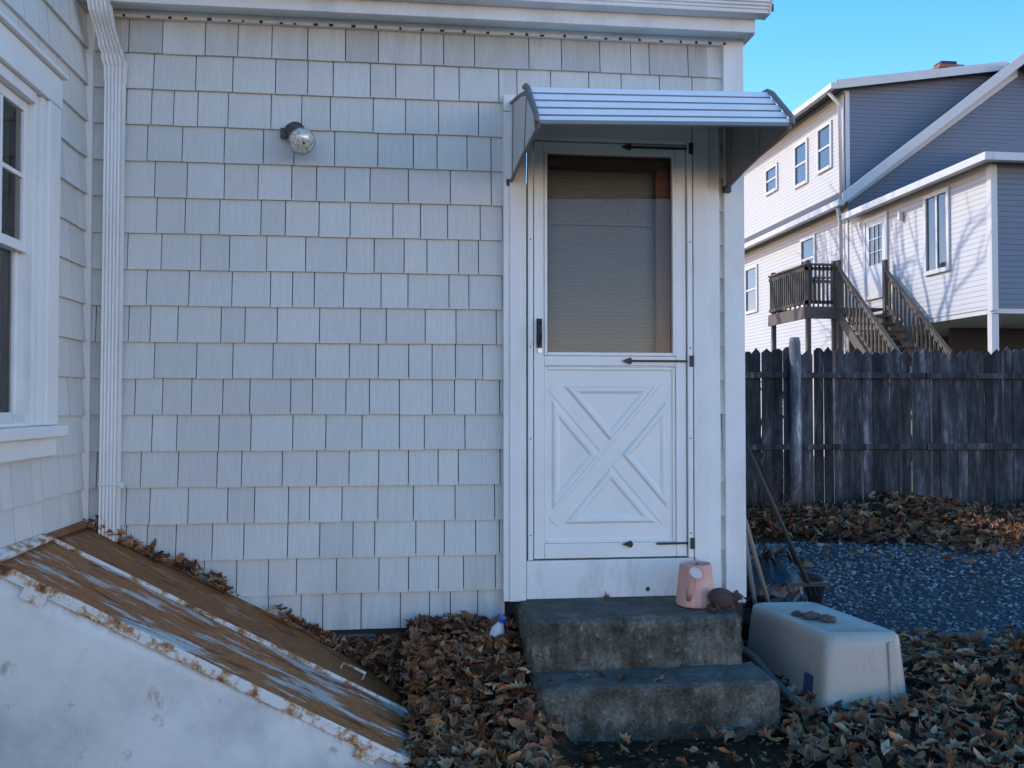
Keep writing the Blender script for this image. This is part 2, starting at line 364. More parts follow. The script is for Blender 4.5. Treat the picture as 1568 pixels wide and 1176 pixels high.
# ------------------------------------------------------------ door surround + storm door
box('door_casing_left',.489,.604,-.055,.0,.455,2.90,M_white,house,.003)
box('door_casing_left_bead',.520,.575,-.062,-.056,.455,2.90,M_white,house,.002)
box('door_casing_right',1.466,1.545,-.060,.0,.455,2.90,M_white,house,.003)
box('door_casing_right_outer',1.547,1.612,-.038,.0,.455,2.90,M_white,house,.003)
box('door_head_casing',.489,1.612,-.058,.0,2.902,2.985,M_white,house,.003)
box('door_head_inner',.606,1.464,-.045,.0,2.785,2.90,M_white,house,.003)
M_kick=plain('kick_board_white',(.83,.81,.75),.45,dirt=(.34,.31,.26),dscale=2.2,damt=.55)
box('threshold_board',.606,1.464,-.052,.0,.462,.652,M_kick,house,.004)
sd=empty('storm_door')
DXL,DXR,DZ0,DZ1=.612,1.458,.655,2.783
def fb(n,x0,x1,z0,z1,y0,y1,bev=.003,mat=None): return box(n,x0,x1,y0,y1,z0,z1,mat or M_door,sd,bev)
fb('z_bar_left',DXL,DXL+.026,DZ0,DZ1,-.058,-.002); fb('z_bar_right',DXR-.026,DXR,DZ0,DZ1,-.066,-.002); fb('z_bar_head',DXL+.027,DXR-.027,DZ1-.022,DZ1,-.062,-.002)
lx0,lx1=DXL+.031,DXR-.031; lz0,lz1=DZ0+.006,DZ1-.026
gx0,gx1,gz0,gz1=.706,1.361,1.688,2.702
fb('stile_left',lx0,gx0-.012,lz0,lz1,-.052,-.012); fb('stile_right',gx1+.012,lx1,lz0,lz1,-.052,-.012)
fb('rail_top',gx0-.011,gx1+.011,gz1+.010,lz1,-.051,-.012)
fb('rail_bottom',gx0-.011,gx1+.011,lz0,.735,-.051,-.012)
fb('rail_mid',gx0-.011,gx1+.011,1.628,gz0-.012,-.051,-.012)
for a in ((gx0-.011,gx0+.004,gz0-.011,gz1+.009),(gx1-.004,gx1+.011,gz0-.011,gz1+.009)):
    fb('insert_side',*a,-.057,-.02,.002)
fb('insert_top',gx0+.005,gx1-.005,gz1-.004,gz1+.009,-.057,-.02,.002); fb('insert_bottom',gx0+.005,gx1-.005,gz0-.011,gz0+.006,-.057,-.02,.002)
fb('rail_shadow_line',gx0-.011,gx1+.011,1.622,1.6275,-.046,-.012,.001)
px0,px1,pz0,pz1=gx0-.011,gx1+.011,.736,1.621
fb('panel',px0,px1,pz0,pz1,-.036,-.014,.001)
for a in ((px0,px0+.016,pz0,pz1),(px1-.016,px1,pz0,pz1)): fb('panel_bead',*a,-.045,-.0365,.003)
for a in ((px0+.017,px1-.017,pz0,pz0+.016),(px0+.017,px1-.017,pz1-.016,pz1)): fb('panel_bead_h',*a,-.045,-.0365,.003)
def raised(name,poly,h1=.010,inset=.012,y=-.0362):
    n=len(poly)
    def ins(d):
        out=[]
        for i in range(n):
            p=Vector(poly[i]);a=(Vector(poly[i-1])-p).normalized();b=(Vector(poly[(i+1)%n])-p).normalized()
            bi=(a+b).normalized(); s=math.sin(a.angle(b)/2); out.append(p+bi*(d/max(s,.2)))
        return out
    r=[ [Vector(p) for p in poly],ins(inset),ins(inset*2.2),ins(inset*3.4)]; ys=[y,y-h1,y-h1,y-h1*.25]
    vs=[(p.x,ys[k],p.y) for k in range(len(r)) for p in r[k]]
    fs=[(k*n+i,k*n+(i+1)%n,(k+1)*n+(i+1)%n,(k+1)*n+i) for k in range(len(r)-1) for i in range(n)]
    fs.append(tuple(range((len(r)-1)*n,len(r)*n)))
    ob=mesh_obj(name,vs,fs,M_door,sd); add_bevel(ob,.0025,2); 
    bm=bmesh.new(); bm.from_mesh(ob.data); bmesh.ops.recalc_face_normals(bm,faces=bm.faces); bm.to_mesh(ob.data); bm.free()
cx,cz=(px0+px1)/2,(pz0+pz1)/2; mx,mz=.040,.095; gp=.058
X0,X1,Z0,Z1=px0+mx,px1-mx,pz0+mz,pz1-mz
g=gp
raised('panel_top',[(X0+g*1.0,Z1),(cx,cz+g*1.15),(X1-g*1.0,Z1)])
raised('panel_bottom',[(X0+g*1.0,Z0),(X1-g*1.0,Z0),(cx,cz-g*1.15)])
raised('panel_left',[(X0,Z0+g*1.15),(cx-g,cz),(X0,Z1-g*1.15)])
raised('panel_right',[(X1,Z0+g*1.15),(X1,Z1-g*1.15),(cx+g,cz)])
for sgn in (1,-1):
    ang=math.atan2((Z1-Z0),(X1-X0))*sgn; L=math.hypot(X1-X0,Z1-Z0)*.49
    M=Matrix.Translation((cx,-.0375 if sgn==1 else -.0372,cz))@Matrix.Rotation(-ang,4,'Y')
    a=Acc()
    if sgn==1: a.box(-L,L,-.003,.002,-.030,.030,M=M)
    else:
        a.box(-L,-.045,-.003,.002,-.030,.030,M=M); a.box(.045,L,-.003,.002,-.030,.030,M=M)
    ob=a.obj('crossbuck',M_door,sd); add_bevel(ob,.0025,2)
mesh_obj('glass',[(gx0,-.034,gz0),(gx1,-.034,gz0),(gx1,-.034,gz1),(gx0,-.034,gz1)],[(0,1,2,3)],M_glass,sd)
A=Acc()
A.box(gx0-.06,gx0+.020,.010,.055,gz0-.05,gz1+.05); A.box(gx1-.075,gx1+.06,.010,.055,gz0-.05,gz1+.05)
A.box(gx0+.020,gx1-.075,.010,.055,gz1-.060,gz1+.05); A.box(gx0+.020,gx1-.075,.010,.055,gz0-.05,gz0+.004)
A.box(gx0-.03,gx0-.005,-.018,.009,gz0-.05,gz1+.05); A.box(gx1+.003,gx1+.03,-.018,.009,gz0-.05,gz1+.05)
A.box(gx0-.004,gx1+.002,-.018,.009,gz1-.010,gz1+.05)
A.obj('inner_door_frame',M_brown,sd,bev=.003)
vs=[];fs=[]; z=gz0-.02; k=0; hh=.0095
while z<gz1+.02:
    vs+=[(gx0-.02,.068+(.0045 if k%2 else 0),z),(gx1+.02,.068+(.0045 if k%2 else 0),z)]; z+=hh; k+=1
for i in range(k-1): fs.append((2*i,2*i+1,2*i+3,2*i+2))
mesh_obj('pleated_blind',vs,fs,M_blind,sd)
box('blind_head_rail',gx0-.02,gx1+.02,.058,.066,2.36,2.372,M_blind,sd,.001)
box('blind_back',gx0-.03,gx1+.03,.11,.12,gz0-.05,gz1+.05,M_int,sd,0)
def strap(z,full=True):
    a=Acc(); y=-.0665
    a.box(DXR-.018,DXR+.004,y-.006,-.0662,z-.028,z+.028)
    x1=DXR-.02; x0=1.09
    if full: a.box(x0+.05,x1,-.0605,-.0525,z-.0055,z+.0055)
    else: a.box(x1-.17,x1,-.0605,-.0525,z-.0055,z+.0055)
    a.add([(x0+.055,-.0605,z-.004),(x0+.045,-.0605,z-.018),(x0,-.0605,z),(x0+.045,-.0605,z+.018),(x0+.055,-.0605,z+.004),
           (x0+.055,-.0535,z-.004),(x0+.045,-.0535,z-.018),(x0,-.0535,z),(x0+.045,-.0535,z+.018),(x0+.055,-.0535,z+.004)],
          [(4,3,2,1,0),(5,6,7,8,9),(0,1,6,5),(1,2,7,6),(2,3,8,7),(3,4,9,8),(4,0,5,9)])
    a.obj('strap_hinge',M_black,sd)
strap(2.742); strap(1.652); strap(.728,False)
a=Acc(); a.box(.655,.683,-.060,-.0525,1.715,1.862); a.obj('latch_plate',M_black,sd,bev=.003)
a=Acc(); a.tube([(.669,-.058,1.85),(.669,-.095,1.84),(.669,-.10,1.80),(.669,-.098,1.75),(.669,-.06,1.735)],[.007,.008,.009,.008,.007],8); a.obj('pull_handle',M_black,sd,True)
a=Acc(); a.tube([(.672,-.058,1.70),(.672,-.062,1.70)],[.012,.012],12); a.obj('lock_cylinder',plain('nickel',(.5,.5,.48),.3,1),sd)
for z in (.72,1.2,1.66,2.2,2.7):
    for xx in (DXL+.013,DXR-.013):
        a=Acc(); a.tube([(xx,-.0585 if xx<1 else -.0665,z+.06),(xx,-.0605 if xx<1 else -.0685,z+.06)],[.004,.003],8); a.obj('screw',M_bronze,sd)
a=Acc(); a.tube([(1.222,-.0525,.50),(1.222,-.0545,.50)],[.012,.009],9); a.obj('old_bolt',M_bronze,sd)

# ------------------------------------------------------------ awning
aw=empty('door_awning')
M_aw=plain('awning_white',(.86,.85,.81),.28,0,.06,dirt=(.55,.54,.52),damt=.3)
M_awshade=plain('awning_shade_stripe',(.24,.235,.22),.4,0,.15)  # grey bands paint in the shadows where the white pans overlap
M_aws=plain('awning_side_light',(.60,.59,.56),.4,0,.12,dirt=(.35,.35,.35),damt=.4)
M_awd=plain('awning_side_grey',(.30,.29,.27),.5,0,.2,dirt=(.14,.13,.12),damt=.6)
M_awf=plain('awning_frame',(.19,.18,.165),.5,0,.3)
base=[(0,2.965),(-.10,2.945),(-.22,2.925),(-.34,2.90),(-.46,2.87)]
front=[]; fm=[]
p0=Vector((-.52,2.865)); p1=Vector((-.735,2.665)); nrib=4
dy_,dz_=(p1.x-p0.x)/nrib,(p1.y-p0.y)/nrib
for i in range(nrib):
    qy=p0.x+dy_*i; qz=p0.y+dz_*i
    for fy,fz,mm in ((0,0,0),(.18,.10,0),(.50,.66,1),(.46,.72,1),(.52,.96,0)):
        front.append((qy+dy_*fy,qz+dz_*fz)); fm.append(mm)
front.append((p1.x,p1.y)); fm.append(0)
path=base+front+[(-.748,2.645),(-.752,2.628),(-.742,2.624)]
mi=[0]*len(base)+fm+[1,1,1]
n=len(path); xa0,xa1=.520,1.650; xb0,xb1=.560,1.690
vs=[];fs=[]
def aw_x(y): t=min(1,-y/.74); return xa0+(xb0-xa0)*t, xa1+(xb1-xa1)*t
for (y,z) in path: a_,b_=aw_x(y); vs+=[(a_,y,z),(b_,y,z+.03*min(1,-y/.74))]
for i in range(n-1): fs.append((2*i,2*i+2,2*i+3,2*i+1))
ob=mesh_obj('awning_roof',vs,fs,None,aw,mats=[M_aw,M_awshade],midx=mi[:n-1]); m=ob.modifiers.new('s','SOLIDIFY'); m.thickness=.002
for side in (0,1):
    A=Acc()
    top=[(0,2.955),(-.12,2.93),(-.34,2.89),(-.48,2.85),(-.60,2.755),(-.72,2.658)]
    bot=[(0,2.545),(-.10,2.552),(-.25,2.575),(-.42,2.595),(-.60,2.605),(-.735,2.615)]
    vs=[];fs=[]
    for (t,b) in zip(top,bot):
        for (y,z) in (t,b):
            q=aw_x(y); x=q[side]+(-.004 if side else .004); vs.append((x,y,z+(.03*min(1,-y/.74) if side else 0)))
    for i in range(len(top)-1): fs.append((2*i,2*i+1,2*i+3,2*i+2))
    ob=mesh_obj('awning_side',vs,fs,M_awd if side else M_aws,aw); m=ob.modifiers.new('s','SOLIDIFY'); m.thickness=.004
    P=[vs[2*i+1] for i in range(len(bot))]; T=[vs[2*i] for i in range(len(top))]
    A.tube(P,[.009]*len(P),8); A.tube(T,[.009]*len(T),8); A.tube([P[0],T[0]],[.010,.010],8); A.tube([P[-1],T[-1]],[.015,.015],8)
    for f_ in (.33,.66):
        k=1 if f_<.5 else 3
        A.tube([P[k+0],T[k]],[.004,.004],6)
    A.obj('awning_side_frame',M_awf,aw,True)
    A=Acc(); tr=[(aw_x(y)[side]+(.004 if side else -.004),y-.004,z+.002+(.03*min(1,-y/.74) if side else 0)) for (y,z) in ((-.46,2.88),(-.50,2.874),(-.55,2.845),(-.63,2.77),(-.70,2.705),(-.738,2.668),(-.750,2.63))]
    A.tube(tr,[.012]*7,8); A.obj('awning_end_trim',M_awf,aw,True)
    q=aw_x(-.02)[side]
    A=Acc(); A.box(q-.018,q+.018,-.06,-.022,2.525,2.56); A.obj('awning_foot',M_bronze,aw,bev=.003)
box('awning_wall_rail',.51,1.66,-.024,-.0205,2.93,2.985,M_white2,aw,.001)

# ------------------------------------------------------------ flood light
fl=empty('wall_flood_light')
A=Acc()
A.tube([(-.535,-.022,2.765),(-.535,-.045,2.765),(-.535,-.055,2.765)],[.050,.050,.036],20)
A.tube([(-.535,-.05,2.765),(-.530,-.075,2.762),(-.520,-.09,2.752)],[.018,.018,.018],12)
A.tube([(-.560,-.050,2.778),(-.517,-.095,2.733)],[.028,.034],16)
A.box(-.605,-.575,-.05,-.022,2.735,2.78)
A.obj('fixture',M_bronze,fl,False)
mb,nt,b=newmat('lamp_glass'); b.inputs['Metallic'].default_value=.15; b.inputs['Roughness'].default_value=.10; b.inputs['Specular IOR Level'].default_value=.8
v=nt.nodes.new('ShaderNodeTexVoronoi'); v.inputs['Scale'].default_value=75; nt.links.new(coords(nt),v.inputs['Vector'])
nt.links.new(ramp(nt,v.outputs['Distance'],[(0,(.90,.86,.72)),(.45,(.72,.69,.58)),(.8,(.42,.40,.34))]),b.inputs['Base Color'])
bump(nt,b,v.outputs['Distance'],.25,.004)
c0=Vector((-.512,-.092,2.722)); dv=Vector((.30,-.80,-.45)).normalized()
A=Acc(); A.tube([c0,c0+dv*.02,c0+dv*.045,c0+dv*.070,c0+dv*.092,c0+dv*.105,c0+dv*.110],[.026,.038,.055,.063,.054,.034,.006],28,cap=False); A.obj('bulb',mb,fl,True)
A=Acc(); A.tube([c0+dv*.064,c0+dv*.072],[.0645,.0645],28,cap=False); A.obj('bulb_ring',plain('bulb_ring_metal',(.4,.4,.38),.3,.8),fl,True)

# ------------------------------------------------------------ bulkhead
bk=empty('cellar_bulkhead')
O=Vector((XL+.025,0,.855)); E=Vector((0.0,0,.075)); L=(E-O).length; ex=(E-O).normalized(); en=Vector((-ex.z,0,ex.x)); 
BM=Matrix(((ex.x,0,en.x,O.x),(0,1,0,0),(ex.z,0,en.z,O.z),(0,0,0,1)))
def bbox(name,s0,s1,y0,y1,n0,n1,mat,bev=.003):
    ob=mesh_obj(name,boxv(s0,s1,y0,y1,n0,n1),BF,mat,bk); ob.matrix_world=BM
    if bev: add_bevel(ob,bev)
    return ob
def warped(name,s0,s1,y0,y1,nv,mat,seed):
    ns,ny=50,16; vs=[];fs=[]; r=np.random.RandomState(seed); ph=r.rand(6)*6
    for i in range(ns+1):
        for j in range(ny+1):
            s=s0+(s1-s0)*i/ns; y=y0+(y1-y0)*j/ny
            w=.004*math.sin(s*5+ph[0])*math.sin(y*9+ph[1])+.002*math.sin(s*17+ph[2]+y*11)
            vs.append((s,y,nv+w))
    for i in range(ns):
        for j in range(ny):
            a=i*(ny+1)+j; fs.append((a,a+ny+1,a+ny+2,a+1))
    ob=mesh_obj(name,vs,fs,mat,bk,True); ob.matrix_world=BM; m=ob.modifiers.new('s','SOLIDIFY'); m.thickness=.004; return ob
YN,YS,YF=-1.08,-.545,-.065
warped('near_door_leaf',.03,L+.01,YN+.01,YS-.002,.020,M_rustA,3)
warped('far_door_leaf',.02,L-.01,YS+.015,YF-.005,.012,M_rustB,5)
bbox('near_leaf_rim',.04,L+.012,YN-.004,YN+.008,-.014,.027,M_rim,.003)
bbox('centre_lap',.03,L+.012,YS-.006,YS+.011,.012,.034,M_rim,.004)
bbox('far_leaf_rim',.04,L-.01,YF-.006,YF+.004,-.02,.022,M_rustB,.003)
bbox('near_leaf_bottom_lip',L+.011,L+.018,YN-.002,YS+.01,-.03,.024,M_rustA,.003)
bbox('far_leaf_bottom_lip',L-.009,L-.002,YS+.032,YF,-.03,.016,M_rustB,.003)
bbox('top_header',-.02,.028,YN-.01,YS,-.04,.034,M_rim,.005)
bbox('top_header_far',-.02,.018,YS+.002,YF+.01,-.04,.026,M_rustB,.005)
bbox('inner_seam',.08,L-.02,YS+.045,YS+.054,.016,.022,M_rustB,.002)
bbox('back_flashing',.62,L-.10,YF+.010,YF+.045,-.03,.018,M_white2,.004)
A=Acc(); A.tube([(L-.33,YS+.16,.016),(L-.33,YS+.16,.05),(L-.22,YS+.16,.05),(L-.22,YS+.16,.016)],[.006]*4,8); ob=A.obj('door_pull',M_rim,bk,True); ob.matrix_world=BM
for s in (.16,1.5):
    A=Acc(); A.box(s,s+.09,YN-.010,YN-.0065,-.05,.0); ob=A.obj('hinge',M_rim,bk,bev=.001); ob.matrix_world=BM
def cheek(name,y,yb,mat,off):
    zt=lambda x: O.z+(x-O.x)*ex.z/ex.x-off
    xs=np.linspace(XL+.003,0.0,28); vs=[];fs=[]; nz=10
    for x in xs:
        for k in range(nz+1):
            z=-.05+(zt(x)+.05)*k/nz; vs.append((x,y+.006*math.sin(x*4)*math.sin(z*6+1),z))
    for i in range(len(xs)-1):
        for k in range(nz):
            a=i*(nz+1)+k; fs.append((a,a+nz+1,a+nz+2,a+1))
    ob=mesh_obj(name,vs,fs,mat,bk,True); m=ob.modifiers.new('s','SOLIDIFY'); m.thickness=.006; m.offset=0
cheek('near_cheek',YN+.016,0,M_cheek,.010); cheek('far_cheek',YF-.0,0,M_cheek,.03)
box('toe_plate',-.012,.0,YN+.03,YF-.01,-.05,.04,M_cheek,bk,.002)

# ------------------------------------------------------------ concrete steps
from mathutils import noise as N
def lump(name,x0,x1,y0,y1,z0,z1,mat,parent,seed,amp=.006,bev=.014):
    bm=bmesh.new(); bmesh.ops.create_cube(bm,size=1)
    for v in bm.verts: v.co=Vector((x0 if v.co.x<0 else x1,y0 if v.co.y<0 else y1,z0 if v.co.z<0 else z1))
    bmesh.ops.bevel(bm,geom=list(bm.edges),offset=bev,segments=2,affect='EDGES')
    bmesh.ops.subdivide_edges(bm,edges=[e for e in bm.edges if e.calc_length()>.1],cuts=40,use_grid_fill=True)
    for v in bm.verts:
        q=v.co*7+Vector((seed,0,0)); w=N.noise(q)+.5*N.noise(q*2.7)+.6*N.noise(q*6)
        dd=Vector((N.noise(q*2.6+Vector((9,0,0))),N.noise(q*2.6+Vector((0,9,0))),w*.6)); v.co+=dd*amp
    me=bpy.data.meshes.new(name); bm.to_mesh(me); bm.free(); me.materials.append(mat)
    for p in me.polygons: p.use_smooth=True
    ob=bpy.data.objects.new(name,me); scene.collection.objects.link(ob); ob.parent=parent; return ob
st=empty('concrete_steps')
lump('upper_step',.552,1.555,-.492,.03,-.1,.460,M_conc,st,1,.010)
lump('lower_step',.562,1.622,-.752,-.44,-.1,.232,M_conc,st,5,.010)

# ------------------------------------------------------------ ground
mesh_obj('ground',[(-150,-150,-.02),(150,-150,-.02),(150,150,-.02),(-150,150,-.02)],[(0,1,2,3)],M_ground)
def grid(name,fn,x0,x1,y0,y1,st_,mat,parent=None,mask=None):
    nx=int((x1-x0)/st_);ny=int((y1-y0)/st_); vs=[(x0+(x1-x0)*i/nx,y0+(y1-y0)*j/ny,fn(x0+(x1-x0)*i/nx,y0+(y1-y0)*j/ny)) for i in range(nx+1) for j in range(ny+1)]
    fs=[(i*(ny+1)+j,(i+1)*(ny+1)+j,(i+1)*(ny+1)+j+1,i*(ny+1)+j+1) for i in range(nx) for j in range(ny)]
    return mesh_obj(name,vs,fs,mat,parent,True)
def gravel_h(x,y): return .0+.012*N.noise(Vector((x*1.5,y*1.5,0)))+.006*N.noise(Vector((x*8,y*8,3)))
grid('gravel',gravel_h,1.8,14,-.6,6.9,.08,M_gravel)
def stones(name,num,region,parent):
    ico=[(0,0,1),(.894,0,.447),(.276,.851,.447),(-.724,.526,.447),(-.724,-.526,.447),(.276,-.851,.447),(.724,.526,-.447),(-.276,.851,-.447),(-.894,0,-.447),(-.276,-.851,-.447),(.724,-.526,-.447),(0,0,-1)]
    F_=[(0,1,2),(0,2,3),(0,3,4),(0,4,5),(0,5,1),(1,6,2),(2,7,3),(3,8,4),(4,9,5),(5,10,1),(6,7,2),(7,8,3),(8,9,4),(9,10,5),(10,6,1)]
    T=np.array(ico);V=[];F=[];C=[]
    k=0
    while k<num:
        x=region[0]+(region[1]-region[0])*np.random.rand()**1.5; y=region[2]+(region[3]-region[2])*np.random.rand()**1.3
        s=np.random.uniform(.007,.017)*(1+.12*y)
        v=T*np.random.uniform(.65,1.25,(12,1))*s*np.array([1,.8,.6]); a=np.random.rand()*6.28
        R=np.array([[math.cos(a),-math.sin(a),0],[math.sin(a),math.cos(a),0],[0,0,1]])
        v=v@R.T+np.array([x,y,gravel_h(x,y)+s*.25]); o=k*12
        V.append(v); F+= [(a_+o,b_+o,c_+o) for a_,b_,c_ in F_]
        g=np.random.choice([.08,.13,.20,.29,.42],p=[.2,.3,.27,.16,.07])*np.random.uniform(.8,1.2); C+= [(g*1.0,g*.98,g*.97,1)]*12; k+=1
    V=np.concatenate(V)
    return mesh_obj(name,V.tolist(),F,M_stone,parent,False,C)
stones('gravel_stones',20000,(2.0,9,-.2,4.6),bpy.data.objects['gravel'])

# ------------------------------------------------------------ leaves
def sstep(a,b,x): 
    t=min(1,max(0,(x-a)/(b-a))); return t*t*(3-2*t)
def h_front(x,y):
    hp=.0
    if x<.7:
        hp=.25*sstep(-1.0,-.05,y)
        hp+=.05*sstep(-1.5,-.5,y)
    hr=.06*sstep(1.6,2.3,x)*sstep(1.0,.2,y)+.10*sstep(2.4,3.2,x)*math.exp(-((y+.4)/.7)**2)
    return max(hp,hr)+.02+.02*N.noise(Vector((x*3,y*3,0)))
palette=[(.26,.115,.055),(.17,.075,.038),(.34,.16,.078),(.13,.056,.030),(.42,.22,.115),(.24,.098,.050),(.50,.30,.17),(.30,.125,.048),(.10,.047,.026),(.38,.175,.07)]
def leaf_template(kind):
    if kind==0:
        ang=[-90,-60,-40,-15,5,25,45,65,90,115,135,155,175,195,220,240]; rad=[.35,.62,.45,.85,.5,.95,.6,.72,1.1,.72,.6,.95,.5,.85,.45,.62]
    elif kind==1:
        ang=[-90,-50,-25,0,20,40,60,90,120,140,160,180,205,230]; rad=[.9,.5,.62,.42,.6,.5,.8,1.15,.8,.5,.6,.42,.62,.5]
    else:
        ang=[-90,-45,0,45,70,90,110,135,180,225]; rad=[.95,.6,.5,.62,.8,1.05,.8,.62,.5,.6]
    return np.array([[math.cos(math.radians(a))*q,math.sin(math.radians(a))*q] for a,q in zip(ang,rad)])
TP=[leaf_template(k) for k in range(3)]
def leaves(name,pts,parent=None,size=(.028,.055),tiltmax=1.0,lift=.035,cmul=1.18):
    V=[];F=[];C=[];o=0
    for (x,y,z) in pts:
        t=TP[np.random.randint(3)]; n=len(t); s=np.random.uniform(*size); 
        asp=np.random.uniform(.7,1.0); xy=t*np.array([asp,1])*np.random.uniform(.88,1.1,(n,1))
        mid=xy*.5
        allp=np.concatenate([xy,mid,[[0,0]]])
        cu=np.random.uniform(-.2,1.1); cv=np.random.uniform(-.5,1.0); fo=np.random.uniform(-.1,.7)
        zz=cu*allp[:,0]**2+cv*.6*allp[:,1]**2*np.sign(allp[:,1]+.2)+fo*np.abs(allp[:,0])+.3*np.random.uniform(-1,1)*allp[:,0]*allp[:,1]
        zz[:n]+=np.random.uniform(-.15,.15,n)
        P=np.column_stack([allp,zz])*s
        if np.random.rand()<.4: P[:,2]*=-1
        ax=np.random.uniform(0,6.28); ti=np.random.rand()**1.3*tiltmax
        Rz=np.array(Matrix.Rotation(np.random.uniform(0,6.28),3,'Z')); Rt=np.array(Matrix.Rotation(ti,3,Vector((math.cos(ax),math.sin(ax),0))))
        P=P@Rz.T@Rt.T+np.array([x,y,z+np.random.rand()*lift+.008])
        V.append(P)
        for i in range(n):
            j=(i+1)%n; F.append((o+i,o+j,o+n+j,o+n+i)); F.append((o+n+i,o+n+j,o+2*n))
        c=np.array(palette[np.random.randint(len(palette))])*np.random.uniform(.75,1.25)*cmul
        C+=[(c[0],c[1],c[2],1)]*n+[(c[0]*.85,c[1]*.85,c[2]*.85,1)]*n+[(c[0]*.7,c[1]*.7,c[2]*.7,1)]; o+=2*n+1
    V=np.concatenate(V)
    return mesh_obj(name,V.tolist(),F,M_leaf,parent,False,C)
def inside_steps(x,y): return (.54<x<1.63 and y>-.76)
def in_bulk(x,y): return (x<.02 and y>-1.12)
lit=grid('leaf_litter',lambda x,y:(h_front(x,y)-.015) if not in_bulk(x-.05,y) else -.03,-1.5,6.5,-2.6,.02,.05,M_mould)
pts=[]
while len(pts)<1500:
    x=np.random.uniform(-.02,.58); y=np.random.uniform(-1.6,-.0)
    if inside_steps(x,y) or in_bulk(x,y): continue
    pts.append((x,y,h_front(x,y)+np.random.rand()*.02))
while len(pts)<1720:
    x=np.random.uniform(-.2,1.7); y=np.random.uniform(-1.7,-.76)
    if in_bulk(x,y): continue
    pts.append((x,y,h_front(x,y)))
k=0
while k<4100:
    x=np.random.uniform(1.6,5.2); y=np.random.uniform(-1.9,1.0)
    edge=.72-.62*(x-2.3)+.25*N.noise(Vector((x*2,y*2,1)))
    if x<1.72 and y>-.1: continue
    if y>edge+.0 and np.random.rand()<min(1,.82+(y-edge)*.5): continue
    pts.append((x,y,h_front(x,y))); k+=1
leaves('leaf_carpet',pts,lit)
pts=[(np.random.uniform(-.1,1.9),np.random.uniform(-1.5,-.765),.02) for _ in range(800)]
pts=[(x,y,h_front(x,y)-.012) for x,y,z in pts if not in_bulk(x,y)]
leaves('leaf_crumbs',pts,lit,(.007,.018),lift=.004)
zsl=lambda x: O.z+(x-O.x)*ex.z/ex.x
pts=[]
for i in range(150):
    t=np.random.rand(); x=-1.49+1.45*t
    if .40<t<.74 and np.random.rand()<.85: continue
    pts.append((x,-.02-np.random.rand()**2*.07,zsl(x)+np.random.rand()*.02))
for i in range(13):
    cx_=np.random.uniform(-1.45,-.5)
    for j in range(7): x=cx_+np.random.uniform(-.04,.04); pts.append((x,-.03-np.random.rand()*.07,zsl(x)+np.random.rand()*.06))
k=0
while k<540:
    x=np.random.uniform(-.58,.04); u_=(x+.58)/.62; yl=-.02-.36*u_*u_
    y=np.random.uniform(yl,.0); w=1-(y/yl)**2
    top=zsl(x)+.012+max(0,.275-zsl(x))*w*sstep(-.55,-.1,x)
    pts.append((x,y-.005,np.random.uniform(max(zsl(x)+.01,top-.05),top))); k+=1
leaves('leaves_on_bulkhead',pts,lit,(.022,.042),lift=.02)
pts=[(.78,-.62,.235),(.86,-.6,.235),(.95,-.65,.235),(1.42,-.6,.235),(1.1,-.68,.235),(.62,-.68,.235),(1.0,-.1,.465)]
leaves('leaves_on_steps',pts,lit,(.025,.04),tiltmax=.4,lift=.0)
def h_f(x,y): return .0+.22*sstep(3.9,5.6,y)*(.6+.6*N.noise(Vector((x*.9,y*.5,4))))+.05*math.exp(-((x-6)/1.2)**2)*sstep(3.4,4.3,y)
lit2=grid('leaf_litter.001',lambda x,y:h_f(x,y)-.01 if y>4.6 else -.03+h_f(x,y)*.8,2.2,12,3.3,6.36,.12,M_mould)
pts=[];k=0
while k<4000:
    x=np.random.uniform(2.4,10.5); y=np.random.uniform(3.1,6.35); e=4.7-1.0*math.exp(-((x-5.6)/.9)**2)+.5*N.noise(Vector((x*1.3,y,7)))
    if y<e and np.random.rand()<.93: continue
    pts.append((x,y,h_f(x,y))); k+=1
leaves('leaf_carpet_far',pts,lit2,(.05,.075),lift=.06,cmul=.95)
pts=[(np.random.uniform(2.2,7),np.random.uniform(.4,3.6),.005) for _ in range(70)]
leaves('loose_leaves',pts,bpy.data.objects['gravel'],(.03,.05),tiltmax=.4,lift=.0)
A=Acc(); r=random.Random(8)
for i in range(26):
    x=r.uniform(1.8,4.2); y=r.uniform(-1.5,.1); a=r.uniform(0,3.14); z=h_front(x,y)+.035; p=Vector((x,y,z)); d=Vector((math.cos(a),math.sin(a),r.uniform(-.05,.12))); pts=[p]
    for k in range(4): d=(d+Vector((r.uniform(-.2,.2),r.uniform(-.2,.2),0))).normalized(); p=p+d*r.uniform(.04,.09); pts.append(p)
    A.tube(pts,[.004,.0035,.003,.002,.0015],5,(.20,.15,.11,1))
A.obj('fallen_twigs',vcol_mat('twig0',.9),lit)

